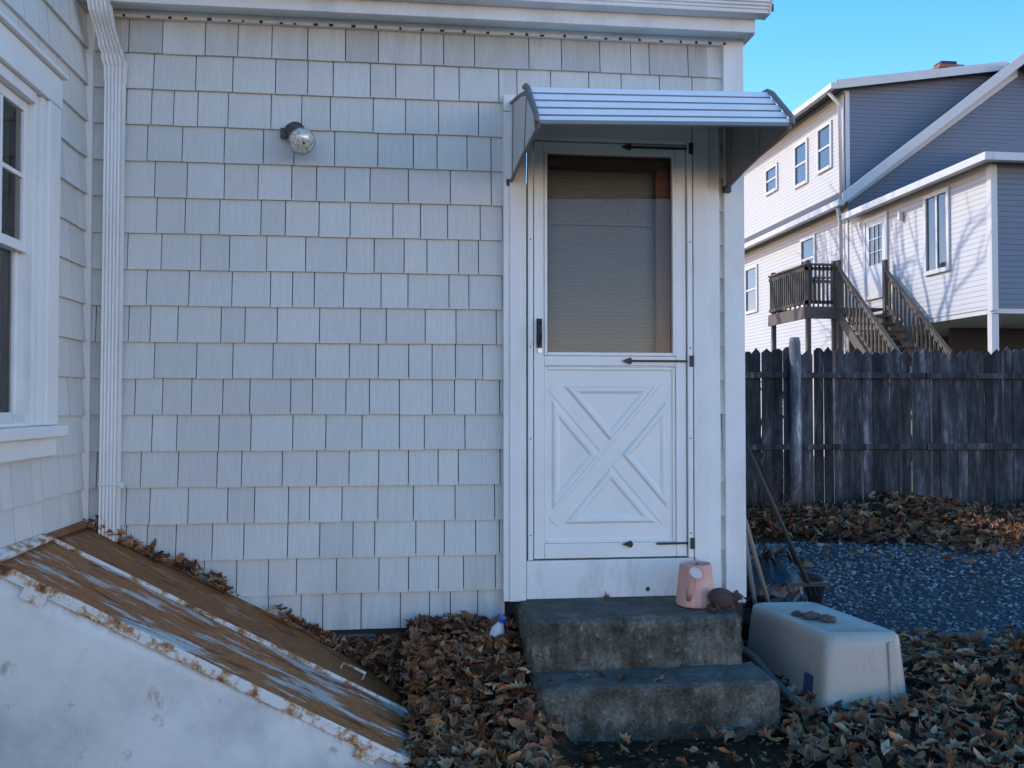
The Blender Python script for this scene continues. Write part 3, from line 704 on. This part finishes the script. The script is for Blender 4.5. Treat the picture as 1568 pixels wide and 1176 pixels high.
# ------------------------------------------------------------ fence
fe=empty('wooden_fence'); FY=6.4; A=Acc(); r=random.Random(5); x=1.9
while x<14:
    w=r.uniform(.105,.135); zt=2.14+r.uniform(-.035,.035); zb=-.03+r.uniform(-.02,.03); y=FY+r.uniform(-.006,.006); t=.018
    tn=r.uniform(.6,1.5); c=(tn*r.uniform(.95,1.03),tn,tn*r.uniform(1,1.05),1); lean=r.uniform(-.010,.010)
    dp=r.uniform(.04,.065); cp=r.choice([0,0,1])
    P=[(x,zb),(x+w,zb),(x+w+lean,zt-dp),(x+w*.66+lean,zt-dp*.3),(x+w*.5+lean,zt+(.01 if cp==0 else -.02)),(x+w*.3+lean,zt-dp*.35),(x+lean,zt-dp)]
    n=len(P); vs=[(p,y,q) for p,q in P]+[(p,y+t,q) for p,q in P]
    fs=[tuple(range(n)),tuple(range(n,2*n))[::-1]]+[(i,n+i,n+(i+1)%n,(i+1)%n) for i in range(n)]
    if not (r.random()<.012): A.add(vs,fs,c)
    x+=w+r.choice([.003,.005,.008,.016])
A.obj('pickets',M_fence,fe)
A=Acc()
for z,s in ((1.80,.0),(.90,.0)):
    xx=1.8
    while xx<14:
        A.box(xx,xx+2.38,FY-.05,FY-.012,z-.035+r.uniform(-.01,.01),z+.035,(1.0,1.02,1.05,1)); xx+=2.4
A.obj('rails',M_fence,fe,bev=.004)
A=Acc()
for xx in (2.41,4.825,8.6,11.0,13.2):
    A.tube([(xx,FY-.09,-.1),(xx+.01,FY-.09,1.2),(xx,FY-.09,2.20),(xx,FY-.09,2.27)],[.075,.072,.070,.055],10,(3.2,3.2,3.2,1))
A.obj('posts',M_fence,fe,True)
box('gravel_board',1.9,14,FY-.03,FY-.012,-.08,.10,M_fence,fe,.003).data.color_attributes.new('Col','FLOAT_COLOR','POINT').data.foreach_set('color',[.8,.8,.85,1]*8)
A=Acc()
for i in range(34):
    bx=r.uniform(4.0,4.75); p=Vector((bx,6.0+r.uniform(-.2,.2),0)); d=Vector((r.uniform(-.5,.5),r.uniform(-.3,.1),1)).normalized(); pts=[p];
    for k in range(6): d=(d+Vector((r.uniform(-.35,.35),r.uniform(-.25,.25),-.08))).normalized(); p=p+d*r.uniform(.08,.17); pts.append(p)
    A.tube(pts,[.006-.0007*k for k in range(7)],4,(.14,.09,.065,1))
A.obj('dead_shrub',vcol_mat('twig',.9))
A=Acc()
for i in range(26):
    p=Vector((r.uniform(4.0,4.9),6.9+r.uniform(-.2,.2),1.3)); d=Vector((r.uniform(-.4,.4),0,1)).normalized(); pts=[p]
    for k in range(7): d=(d+Vector((r.uniform(-.4,.4),r.uniform(-.25,.25),-.02))).normalized(); p=p+d*r.uniform(.08,.16); pts.append(p)
    A.tube([(4.45,6.9,-.02)]+pts[:1],[.012,.007],5,(.16,.13,.10,1)); A.tube(pts,[.007-.0007*k for k in range(8)],4,(.16,.13,.10,1))
A.obj('dead_shrub.001',vcol_mat('twig2',.9))

# ------------------------------------------------------------ storage tote (upside-down)
tote=empty('storage_tote')
mt,nt,b=newmat('beige_plastic'); n_=noise(nt,coords(nt),3,5); 
c=mix(nt,(.36,.325,.26),(.45,.41,.335),n_); c=mix(nt,c,(.20,.17,.12),ramp(nt,noise(nt,coords(nt,(6,6,2)),2,8,.75),[(.54,0),(.72,.5)]))
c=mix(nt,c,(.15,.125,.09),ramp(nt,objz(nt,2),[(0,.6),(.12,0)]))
nt.links.new(c,b.inputs['Base Color']); b.inputs['Roughness'].default_value=.36
def rrect(hx,hy,r_,n=6):
    out=[]
    for cx_,cy_,a0 in ((hx-r_,hy-r_,0),(-hx+r_,hy-r_,90),(-hx+r_,-hy+r_,180),(hx-r_,-hy+r_,270)):
        for k in range(n+1):
            a=math.radians(a0+90*k/n); out.append((cx_+r_*math.cos(a),cy_+r_*math.sin(a)))
    return out
lev=[(.0,.225,.425,.05),(.028,.225,.425,.05),(.030,.212,.412,.045),(.10,.207,.405,.045),(.30,.190,.385,.045),(.340,.185,.380,.045),(.354,.170,.365,.04),(.358,.155,.350,.035),(.354,.146,.341,.03),(.349,.136,.331,.03),(.349,.06,.2,.03)]
vs=[];fs=[];n=28
for (z,hx,hy,rr) in lev: vs+=[(a_,b_,z) for a_,b_ in rrect(hx,hy,rr)]
for i in range(len(lev)-1):
    for k in range(n): fs.append((i*n+k,i*n+(k+1)%n,(i+1)*n+(k+1)%n,(i+1)*n+k))
fs.append(tuple(range((len(lev)-1)*n,len(lev)*n)))
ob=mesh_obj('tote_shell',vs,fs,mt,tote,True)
A=Acc()
for xx in (.12,):
    for sy in (-1,1): 
        A.add([(xx-.016,sy*.409,.03),(xx+.016,sy*.409,.03),(xx+.016,sy*.386,.31),(xx-.016,sy*.386,.31),(xx-.016,sy*.422,.03),(xx+.016,sy*.422,.03),(xx+.012,sy*.396,.325),(xx-.012,sy*.396,.325)],BF)
A.obj('tote_ribs',mt,tote,bev=.004)
A=Acc(); A.add([(-.2125,-.30,.07),(-.2125,-.22,.07),(-.2045,-.22,.16),(-.2045,-.30,.16)],[(0,1,2,3)]) 
A.obj('label',plain('label_blue',(.04,.10,.16),.4,var=.6,vscale=60),tote)
tote.location=(2.07,-.18,-.01); tote.rotation_euler=(math.radians(-1.5),math.radians(1.5),math.radians(4)); tote.scale=(1.03,1.05,1.06)
rs=empty('rock')
def rock(name,c,s,col,parent,seed):
    bm=bmesh.new(); bmesh.ops.create_icosphere(bm,subdivisions=3,radius=1)
    for v in bm.verts:
        w=1+.35*N.noise(v.co*1.6+Vector((seed,0,0)))+.12*N.noise(v.co*5); v.co=Vector((v.co.x*s[0]*w,v.co.y*s[1]*w,v.co.z*s[2]*w))+Vector(c)
    me=bpy.data.meshes.new(name); bm.to_mesh(me); bm.free(); me.materials.append(col); ob=bpy.data.objects.new(name,me); scene.collection.objects.link(ob); ob.parent=parent
M_rk=plain('brown_rock',(.11,.08,.06),.85,var=.5,vscale=15)
rock('stone_a',(2.02,-.20,.376),(.05,.035,.022),M_rk,rs,1); rock('stone_b',(2.07,-.27,.376),(.04,.03,.02),M_rk,rs,4); rock('stone_c',(1.98,-.12,.372),(.025,.03,.014),M_rk,rs,8)
A=Acc(); A.tube([(1.66,-.02,.18),(1.67,-.12,.21),(1.70,-.24,.19),(1.74,-.38,.12),(1.78,-.52,.07),(1.80,-.66,.04)],[.018,.022,.024,.024,.022,.018],12); A.obj('drain_hose',plain('grey_green_rubber',(.06,.068,.055),.5),None,True)

# ------------------------------------------------------------ pink watering can
wc=empty('watering_can')
mp_=plain('pink_plastic',(.74,.41,.32),.4,var=.08,bs=.02)
vs=[];fs=[];n=72; lv=[(0,.088),(.004,.092),(.012,.092),(.10,.083),(.188,.073),(.196,.075),(.200,.075),(.198,.070),(.10,.078),(.015,.085)]
for (z,r0) in lv:
    for k in range(n):
        a=2*math.pi*k/n; rr=r0*(1+(.035*math.cos(a*24) if .01<z<.19 else 0)); vs.append((rr*math.cos(a),rr*math.sin(a),z))
for i in range(len(lv)-1):
    for k in range(n): fs.append((i*n+k,i*n+(k+1)%n,(i+1)*n+(k+1)%n,(i+1)*n+k))
fs.append(tuple(range(n))[::-1]); fs.append(tuple(range((len(lv)-1)*n,len(lv)*n)))
mesh_obj('body',vs,fs,mp_,wc,True)
A=Acc(); A.tube([(-.05,-.06,.04),(-.062,-.095,.09),(-.055,-.11,.14),(-.045,-.118,.165)],[.016,.013,.012,.014],12); A.obj('spout',mp_,wc,True)
A=Acc(); A.tube([(-.045,-.116,.160),(-.043,-.128,.172),(-.041,-.134,.178)],[.014,.032,.032],20); A.obj('rose',plain('pink_rose_head',(.78,.55,.48),.4),wc,False)
A=Acc(); A.tube([(.03,.06,.19),(.035,.115,.20),(.035,.13,.14),(.03,.10,.06),(.028,.08,.04)],[.008]*5,10); A.obj('handle',mp_,wc,True)
wc.location=(1.40,-.27,.464)

# ------------------------------------------------------------ raccoon figurine
rc=empty('raccoon_figurine')
mf=plain('figurine_brown',(.085,.052,.038),.9,var=.5,vscale=60,bs=.5)
mw=plain('figurine_cream',(.55,.50,.44),.8,var=.2,vscale=40); mk=plain('figurine_black',(.02,.02,.02),.5)
def blob(name,c,s,mat,rot=0,amp=.08,seed=0,parent=None):
    bm=bmesh.new(); bmesh.ops.create_icosphere(bm,subdivisions=3,radius=1)
    Rm=Matrix.Rotation(rot,3,'Z')
    for v in bm.verts:
        w=1+amp*N.noise(v.co*5+Vector((seed,0,0))); v.co=Rm@Vector((v.co.x*s[0]*w,v.co.y*s[1]*w,v.co.z*s[2]*w))+Vector(c)
    me=bpy.data.meshes.new(name); bm.to_mesh(me); bm.free(); me.materials.append(mat)
    for p in me.polygons:p.use_smooth=True
    ob=bpy.data.objects.new(name,me); scene.collection.objects.link(ob); ob.parent=parent or rc; return ob
def skin(name,chain,mat):
    me=bpy.data.meshes.new(name); me.from_pydata([c[0] for c in chain],[(i,i+1) for i in range(len(chain)-1)],[]); me.materials.append(mat)
    ob=bpy.data.objects.new(name,me); scene.collection.objects.link(ob); ob.parent=rc
    m=ob.modifiers.new('sk','SKIN'); 
    for i,c in enumerate(chain): me.skin_vertices[0].data[i].radius=(c[1],c[1])
    me.skin_vertices[0].data[0].use_root=True
    s=ob.modifiers.new('ss','SUBSURF'); s.levels=2; s.render_levels=2; m.use_smooth_shade=True
skin('body',[((-.052,.0,.032),.028),((-.030,0,.048),.048),((.0,0,.052),.050),((.028,-.004,.048),.038),((.045,-.008,.046),.028),((.058,-.014,.046),.024)],mf)
skin('tail',[((-.045,.01,.02),.012),((-.062,-.01,.014),.013),((-.060,-.032,.013),.012),((-.042,-.045,.012),.007)],mf)
for i,(x,y) in enumerate(((.034,-.024),(.030,.016),(-.034,-.026),(-.034,.02))): skin('leg_%d'%i,[((x,y*.7,.035),.013),((x+.004,y,.016),.009),((x+.012,y-.002,.005),.008)],mf)
blob('head',(.060,-.020,.052),(.027,.024,.023),mf,.0,.06,3)
blob('cheeks',(.066,-.029,.048),(.020,.017,.015),mw,0,.05,5)
blob('muzzle',(.078,-.042,.045),(.012,.010,.009),mw,-.6)
blob('nose',(.087,-.050,.047),(.0045,.0045,.004),mk)
for k in ((.064,-.046,.056),(.081,-.030,.056)): blob('eye_mask',k,(.008,.006,.006),mk)
for k in ((.046,-.030,.073),(.064,-.006,.073)): blob('ear',k,(.008,.006,.011),mf)
rc.location=(1.485,-.40,.464); rc.rotation_euler=(0,0,.05); rc.scale=(1.12,1.12,1.12)

# ------------------------------------------------------------ things behind the corner
bu=empty('black_planter'); M_bk=plain('black_plastic',(.015,.015,.016),.35)
vs=[];fs=[];n=32; lv=[(0,.13),(.24,.17),(.245,.185),(.27,.185),(.268,.175),(.23,.165),(.2,.16)]
for z,r0 in lv: vs+=[(r0*math.cos(6.283*k/n),r0*math.sin(6.283*k/n),z) for k in range(n)]
for i in range(len(lv)-1):
    for k in range(n): fs.append((i*n+k,i*n+(k+1)%n,(i+1)*n+(k+1)%n,(i+1)*n+k))
fs.append(tuple(range((len(lv)-1)*n,len(lv)*n)))
mesh_obj('pot',vs,fs,M_bk,bu,True)
bu.location=(2.60,1.25,.02)
bag=empty('black_bag')
rb=np.random.RandomState(4); nu,nv=40,22; vs=[];fs=[]
for j in range(nv+1):
    t=j/nv; zz=.50*t; prof_r=(.80+.35*math.sin(math.pi*min(1,t*1.15)))*(1 if t<.8 else 1-(t-.8)*3.2)
    for i in range(nu):
        a=2*math.pi*i/nu; q=Vector((math.cos(a)*1.6,math.sin(a)*1.6,t*3)); w=1+.18*N.noise(q)+.12*abs(N.noise(q*2.6))+.05*N.noise(q*6)
        vs.append((.21*prof_r*w*math.cos(a),.17*prof_r*w*math.sin(a),zz+.03*N.noise(q*2)))
for j in range(nv):
    for i in range(nu): fs.append((j*nu+i,j*nu+(i+1)%nu,(j+1)*nu+(i+1)%nu,(j+1)*nu+i))
fs.append(tuple(range(nv*nu,(nv+1)*nu)))
mesh_obj('bag_skin',vs,fs,M_bk,bag,False)
A=Acc()
for i in range(6):
    a=i*1.1; A.tube([(.02*math.cos(a),.02*math.sin(a),.47),(.07*math.cos(a),.05*math.sin(a),.54),(.13*math.cos(a+.2),.09*math.sin(a),.55+.02*(i%3)),(.18*math.cos(a+.4),.1*math.sin(a+.3),.48)],[.016,.015,.012,.008],7)
A.obj('bag_ties',M_bk,bag,True)
bag.location=(2.12,.62,.02)
for i,(p0_,p1_,c) in enumerate((((1.96,.38,.28),(1.83,.38,1.14),(.30,.29,.28)),((2.26,.36,.42),(1.85,.40,1.35),(.03,.03,.03)),((2.03,.34,.28),(1.81,.30,1.0),(.24,.19,.14)))):
    e=empty('garden_rake' if i<2 else 'garden_shovel')
    A=Acc(); A.tube([p0_,((p0_[0]+p1_[0])/2,(p0_[1]+p1_[1])/2,(p0_[2]+p1_[2])/2),p1_],[.013,.013,.013],8); A.obj('handle',plain('tool%d'%i,c,.6),e,True)
    A=Acc(); q=Vector(p0_)
    if i<2:
        A.box(q.x-.13,q.x+.13,q.y-.01,q.y+.01,q.z-.012,q.z+.008)
        for k in range(9): xx=q.x-.125+.031*k; A.tube([(xx,q.y,q.z),(xx,q.y-.05,q.z-.06)],[.003,.002],5)
    else:
        A.add([(q.x-.07,q.y,q.z+.02),(q.x+.07,q.y,q.z+.02),(q.x+.07,q.y-.03,q.z-.14),(q.x,q.y-.04,q.z-.2),(q.x-.07,q.y-.03,q.z-.14)],[(0,1,2,3,4)])
    A.obj('tool_head',M_black,e)
bt=empty('plastic_bottle'); A=Acc(); A.tube([(0,0,0),(0,0,.01),(0,0,.09),(0,0,.12),(0,0,.135)],[.03,.034,.034,.018,.013],18); A.obj('bottle_body',plain('milky_plastic',(.72,.75,.76),.3),bt,True)
A=Acc(); A.tube([(0,0,.136),(0,0,.158)],[.020,.019],16); A.obj('cap',plain('blue_cap',(.03,.12,.45),.4),bt)
bt.location=(.42,-.20,.275); bt.rotation_euler=(.25,.30,0)

# ------------------------------------------------------------ neighbour house
nh=empty('neighbour_house'); HX=11.6; GY=18.2
def wallq(name,vs,mat): return mesh_obj(name,vs,[tuple(range(len(vs)))],mat,nh)
wallq('main_side_wall',[(HX,GY,-.2),(HX,40,-.2),(HX,40,6.8),(HX,GY,6.8)],M_clap)
PX,PZ=16.4,10.62
wallq('main_gable',[(HX,GY,-.2),(21.2,GY,-.2),(21.2,GY,6.8),(PX,GY,PZ-.05),(HX,GY,6.85)],M_clap_shade)
def slab(name,poly,dirv,mat):
    n=len(poly); vs=[Vector(p) for p in poly]+[Vector(p)+Vector(dirv) for p in poly]
    fs=[tuple(range(n)),tuple(range(n,2*n))[::-1]]+[(i,n+i,n+(i+1)%n,(i+1)%n) for i in range(n)]
    return mesh_obj(name,vs,fs,mat,nh)
slab('roof_left',[(11.3,GY-.3,6.72),(PX,GY-.3,PZ),(PX,40,PZ),(11.3,40,6.72)],(0,0,.12),M_roof)
slab('roof_right',[(PX,GY-.3,PZ),(21.5,GY-.3,6.72),(21.5,40,6.72),(PX,40,PZ)],(0,0,.12),M_roof)
slab('rake_board_left',[(11.25,GY-.34,6.62),(PX,GY-.34,PZ-.08),(PX,GY-.34,PZ+.22),(11.25,GY-.34,6.92)],(0,-.05,0),M_nwhite)
slab('rake_board_right',[(PX,GY-.34,PZ-.08),(21.5,GY-.34,6.62),(21.5,GY-.34,6.92),(PX,GY-.34,PZ+.22)],(0,-.05,0),M_nwhite)
slab('rake_inner_left',[(11.55,GY-.04,6.72),(PX,GY-.04,PZ-.34),(PX,GY-.04,PZ-.12),(11.55,GY-.04,6.9)],(0,-.03,0),M_nwhite)
box('main_gutter',11.15,11.32,GY-.36,40,6.60,6.76,M_nwhite,nh,.01)
DXx=11.85; DYy=18.85
wallq('dormer_front',[(DXx,DYy,6.9),(DXx,39,6.9),(DXx,39,10.02),(DXx,DYy,10.02)],M_clap)
wallq('dormer_side',[(DXx,DYy,6.9),(PX,DYy,PZ-.1),(PX,DYy,10.7),(DXx,DYy,10.05)],M_clap_shade)
slab('dormer_roof',[(11.45,DYy-.25,9.98),(PX+.1,DYy-.25,10.70),(PX+.1,39.2,10.70),(11.45,39.2,9.98)],(0,0,.13),M_roof)
slab('dormer_rake',[(11.45,DYy-.27,9.90),(PX,DYy-.27,10.62),(PX,DYy-.27,10.86),(11.45,DYy-.27,10.14)],(0,-.03,0),M_nwhite)
box('dormer_gutter',11.32,11.46,DYy-.3,39.2,9.90,10.06,M_nwhite,nh,.01)
box('dormer_corner_trim',DXx-.03,DXx+.12,DYy-.03,DYy-.002,6.95,9.95,M_nwhite,nh,.0)
box('dormer_corner_trim_b',DXx-.032,DXx-.004,DYy-.03,DYy+.12,6.95,9.9,M_nwhite,nh,.0)
box('house_corner_trim',HX-.032,HX-.004,GY-.01,GY+.14,-.1,6.6,M_nwhite,nh,.0)
A=Acc(); A.tube([(11.40,DYy+.02,9.9),(11.72,DYy+.05,9.6),(11.76,DYy+.05,7.1)],[.05,.05,.05],8); A.tube([(11.25,GY-.1,6.6),(11.50,GY+.25,6.3),(11.52,GY+.25,2)],[.05]*3,8); A.tube([(11.25,26.5,6.6),(11.50,26.6,6.3),(11.52,26.6,1)],[.05]*3,8)
A.obj('downspouts',M_nwhite,nh,True)
def nwin(y0,y1,z0,z1,X,door=False,mul=1):
    a=Acc(); t=.09
    a.box(X-.05,X-.003,y0-t,y0,z0-t,z1+t); a.box(X-.05,X-.003,y1,y1+t,z0-t,z1+t); a.box(X-.05,X-.003,y0,y1,z1,z1+t); a.box(X-.06,X-.003,y0,y1,z0-t,z0)
    zm=(z0+z1)/2
    if door:
        a.box(X-.03,X-.01,y0,y1,z0,z0+.75); a.box(X-.03,X-.01,y0,y0+.16,z0+.75,z1); a.box(X-.03,X-.01,y1-.16,y1,z0+.75,z1); a.box(X-.03,X-.01,y0+.16,y1-.16,z1-.15,z1)
        for k in (1,2): yy=y0+.16+(y1-y0-.32)*k/3; a.box(X-.028,X-.012,yy-.012,yy+.012,z0+.75,z1-.15)
        for k in (1,2): zz=z0+.75+(z1-z0-.9)*k/3; a.box(X-.0275,X-.0125,y0+.16,y1-.16,zz-.012,zz+.012)
    elif mul==1: a.box(X-.035,X-.012,y0,y1,zm-.03,zm+.03)
    else: a.box(X-.035,X-.012,(y0+y1)/2-.03,(y0+y1)/2+.03,z0,z1)
    a.obj('window_trim' if not door else 'door_frame',M_nwhite,nh)
    wallq('window_glass',[(X-.008,y1,z0),(X-.008,y0,z0),(X-.008,y0,z1),(X-.008,y1,z1)],M_nglass)
nwin(19.66,20.39,8.15,9.3,DXx); nwin(21.2,21.95,8.1,9.25,DXx); nwin(23.4,24.2,8.4,9.1,DXx); nwin(27.5,28.4,8.1,9.25,DXx)
nwin(20.2,21.0,5.1,6.2,HX); nwin(24.5,25.4,4.6,6.0,HX)
EY=12.3; EZ=6.32
wallq('extension_side_wall',[(HX,EY,3.35),(HX,GY,3.35),(HX,GY,EZ),(HX,EY,EZ)],M_clap)
wallq('extension_front_wall',[(HX,EY,3.35),(19.6,EY,3.35),(19.6,EY,EZ),(HX,EY,EZ)],M_clap_shade)
box('extension_floor',HX+.02,19.6,EY+.02,GY,3.25,3.35,M_nwhite,nh,0)
box('extension_corner_trim',HX-.03,HX-.004,EY,EY+.12,3.3,EZ-.1,M_nwhite,nh,0)
box('extension_corner_trim_b',HX-.03,HX+.1,EY-.03,EY-.004,3.3,EZ-.1,M_nwhite,nh,0)
box('extension_gutter',11.2,11.36,EY-.4,GY-.4,6.20,6.36,M_nwhite,nh,.01); box('extension_gutter_front',11.362,20,EY-.4,EY-.24,6.20,6.36,M_nwhite,nh,.01)
box('extension_soffit',11.36,19.9,EY-.23,GY-.45,6.30,6.33,M_nwhite,nh,0)
mesh_obj('extension_roof',[(11.3,EY-.3,6.37),(20,EY-.3,6.37),(20,GY-.03,6.37),(11.3,GY-.03,6.37),(15.5,EY+3.5,8.2),(15.5,GY-.03,8.2)],[(0,1,4),(1,2,5,4),(3,0,4,5),(0,3,2,1)],M_roof,nh)
nwin(16.3,17.25,4.15,6.02,HX,True); nwin(13.78,14.55,4.4,6.02,HX,mul=2)
box('wall_lamp',HX-.12,HX-.02,15.5,15.6,5.75,5.95,M_nwhite,nh,.01)
box('carport_post',HX-.01,HX+.14,EY+.02,EY+.17,-.1,3.24,M_nwhite,nh,.01)
box('carport_post_b',HX+3.9,HX+4.05,EY+.02,EY+.17,-.1,3.24,M_nwhite,nh,.01)
box('carport_back',HX+1.2,19.6,15.6,15.7,-.1,3.24,M_int,nh,0)
A=Acc(); A.box(16.1,16.8,21.2,21.8,10.3,11.65); A.box(16.05,16.85,21.15,21.85,11.651,11.75); A.obj('chimney',M_brick,nh)
A=Acc(); A.box(16.2,16.7,21.3,21.7,11.76,11.9); A.obj('chimney_cap',M_int,nh)

# ------------------------------------------------------------ deck with stairs
dk=empty('wooden_deck')
A=Acc(); x0,x1,y0,y1,zf=9.45,11.5,16.1,18.3,3.75
nb=16
for i in range(nb): A.box(x0+.0,x1,y0+(y1-y0)*i/nb,y0+(y1-y0)*(i+1)/nb-.01,zf-.04,zf)
A.box(x0-.03,x0-.001,y0,y1,zf-.28,zf+.01); A.box(x0,10.2,y0-.04,y0-.001,zf-.28,zf+.01)
for (px,py) in ((x0+.05,y0+.05),(x0+.05,y1-.1),(10.15,y0+.05)):
    A.box(px,px+.1,py,py+.1,-.1,zf+1.12)
def rail_run(a,b,za,zb,h=1.0,n=14):
    a=Vector((*a,0));b=Vector((*b,0)); d=(b-a); L_=d.length; d.normalize(); pn=Vector((-d.y,d.x,0))
    def bar(t0,t1,za0,za1,w,hh):
        p=a+d*t0;q=a+d*t1
        vs=[p-pn*w+Vector((0,0,za0)),p+pn*w+Vector((0,0,za0)),q+pn*w+Vector((0,0,za1)),q-pn*w+Vector((0,0,za1))]
        vs+= [v+Vector((0,0,hh)) for v in vs]; A.add(vs,BF)
    bar(0,L_,za+h,zb+h,.05,.04); bar(0,L_,za+h-.12,zb+h-.12,.02,.08); bar(0,L_,za+.08,zb+.08,.02,.08)
    for i in range(n):
        t=(i+.5)/n; p=a+d*(L_*t); z=za+(zb-za)*t
        A.box(p.x-.02,p.x+.02,p.y-.02,p.y+.02,z+.08,z+h)
rail_run((x0+.02,y0),(x0+.02,y1),zf,zf,1.0,18); rail_run((x0,y0+.02),(10.15,y0+.02),zf,zf,1.0,7); rail_run((x0,y1),(x1,y1),zf,zf,1.0,16)
sx0,sx1=10.25,11.42; ye=11.8
rail_run((sx0,y0),(sx0,ye),zf,.2,.95,26); rail_run((sx1,y0),(sx1,ye),zf,.2,.95,26)
for i in range(17):
    t=(i+1)/18; yy=y0+(ye-y0)*t; zz=zf+(.2-zf)*t; A.box(sx0,sx1,yy-.02,yy+.26,zz-.04,zz)
for sx in (sx0-.02,sx1+.02):
    A.add([(sx-.02,y0,zf-.3),(sx+.02,y0,zf-.3),(sx+.02,ye,-.1),(sx-.02,ye,-.1),(sx-.02,y0,zf-.0),(sx+.02,y0,zf),(sx+.02,ye,.2),(sx-.02,ye,.2)],BF)
A.box(sx1-.05,sx1+.05,y0-.1,y0,0,zf+1.15); A.box(sx0-.05,sx0+.05,y0-.1,y0-.0,0,zf+1.12)
A.obj('deck_timber',M_deck,dk)

# ------------------------------------------------------------ bare tree (behind the house; its branches shade the neighbour's wall)
A=Acc(); r=random.Random(3)
def grow(p,d,L_,rad,depth):
    pts=[p]; 
    for k in range(4):
        d=(d+Vector((r.uniform(-.14,.14),r.uniform(-.14,.14),r.uniform(-.02,.12)))).normalized(); p=p+d*L_/4; pts.append(p)
    A.tube(pts,[rad*(1-.09*k) for k in range(5)],6 if depth<3 else 4,(.12,.10,.085,1),cap=False)
    if depth<5:
        for k in range(3 if depth<4 else 2):
            a=d.orthogonal().normalized(); a.rotate(Matrix.Rotation(r.uniform(0,6.28),3,d)); nd=(d*.9+a*r.uniform(.4,.65)).normalized()
            grow(p if k else pts[3],nd,L_*r.uniform(.60,.74),rad*.6,depth+1)
grow(Vector((4.9,18.6,0)),Vector((0,0,1)),5.2,.27,0)
A.obj('bare_tree',vcol_mat('bark',.9))

# ------------------------------------------------------------ light & camera
w=bpy.data.worlds.new('World'); scene.world=w; w.use_nodes=True; nt=w.node_tree
bg=nt.nodes['Background']; sky=nt.nodes.new('ShaderNodeTexSky'); sky.sky_type='NISHITA'; sky.sun_disc=False
EL=math.radians(34); AZ=math.atan2(-.85,.53)
sky.sun_elevation=EL; sky.sun_rotation=AZ; sky.air_density=1.0; sky.dust_density=.2; sky.ozone_density=2.2
hs=nt.nodes.new('ShaderNodeHueSaturation'); hs.inputs['Saturation'].default_value=1.42; nt.links.new(sky.outputs[0],hs.inputs['Color'])
tint=nt.nodes.new('ShaderNodeMix'); tint.data_type='RGBA'; tint.blend_type='MULTIPLY'; tint.inputs[0].default_value=1; tint.inputs[7].default_value=(4.15,2.72,2.6,1)
nt.links.new(hs.outputs[0],tint.inputs[6]); nt.links.new(tint.outputs[2],bg.inputs['Color']); bg.inputs['Strength'].default_value=.15
sl=bpy.data.lights.new('sun','SUN'); sl.energy=3.2; sl.angle=math.radians(.5); sl.color=(1,.93,.84)
so=bpy.data.objects.new('sun',sl); scene.collection.objects.link(so)
to=Vector((math.sin(AZ)*math.cos(EL),math.cos(AZ)*math.cos(EL),math.sin(EL))); so.rotation_euler=to.to_track_quat('Z','Y').to_euler(); so.location=(-20,5,20)
cam=bpy.data.cameras.new('camera'); co=bpy.data.objects.new('camera',cam); scene.collection.objects.link(co)
cam.sensor_width=36; cam.lens=1400/1568*36; cam.clip_end=600; cam.clip_start=.05
co.location=(0,-4.58,1.43); co.rotation_euler=(math.radians(90+1.3),0,math.radians(-6.7)); scene.camera=co
scene.view_settings.view_transform='Standard'; scene.view_settings.look='None'; scene.view_settings.exposure=0
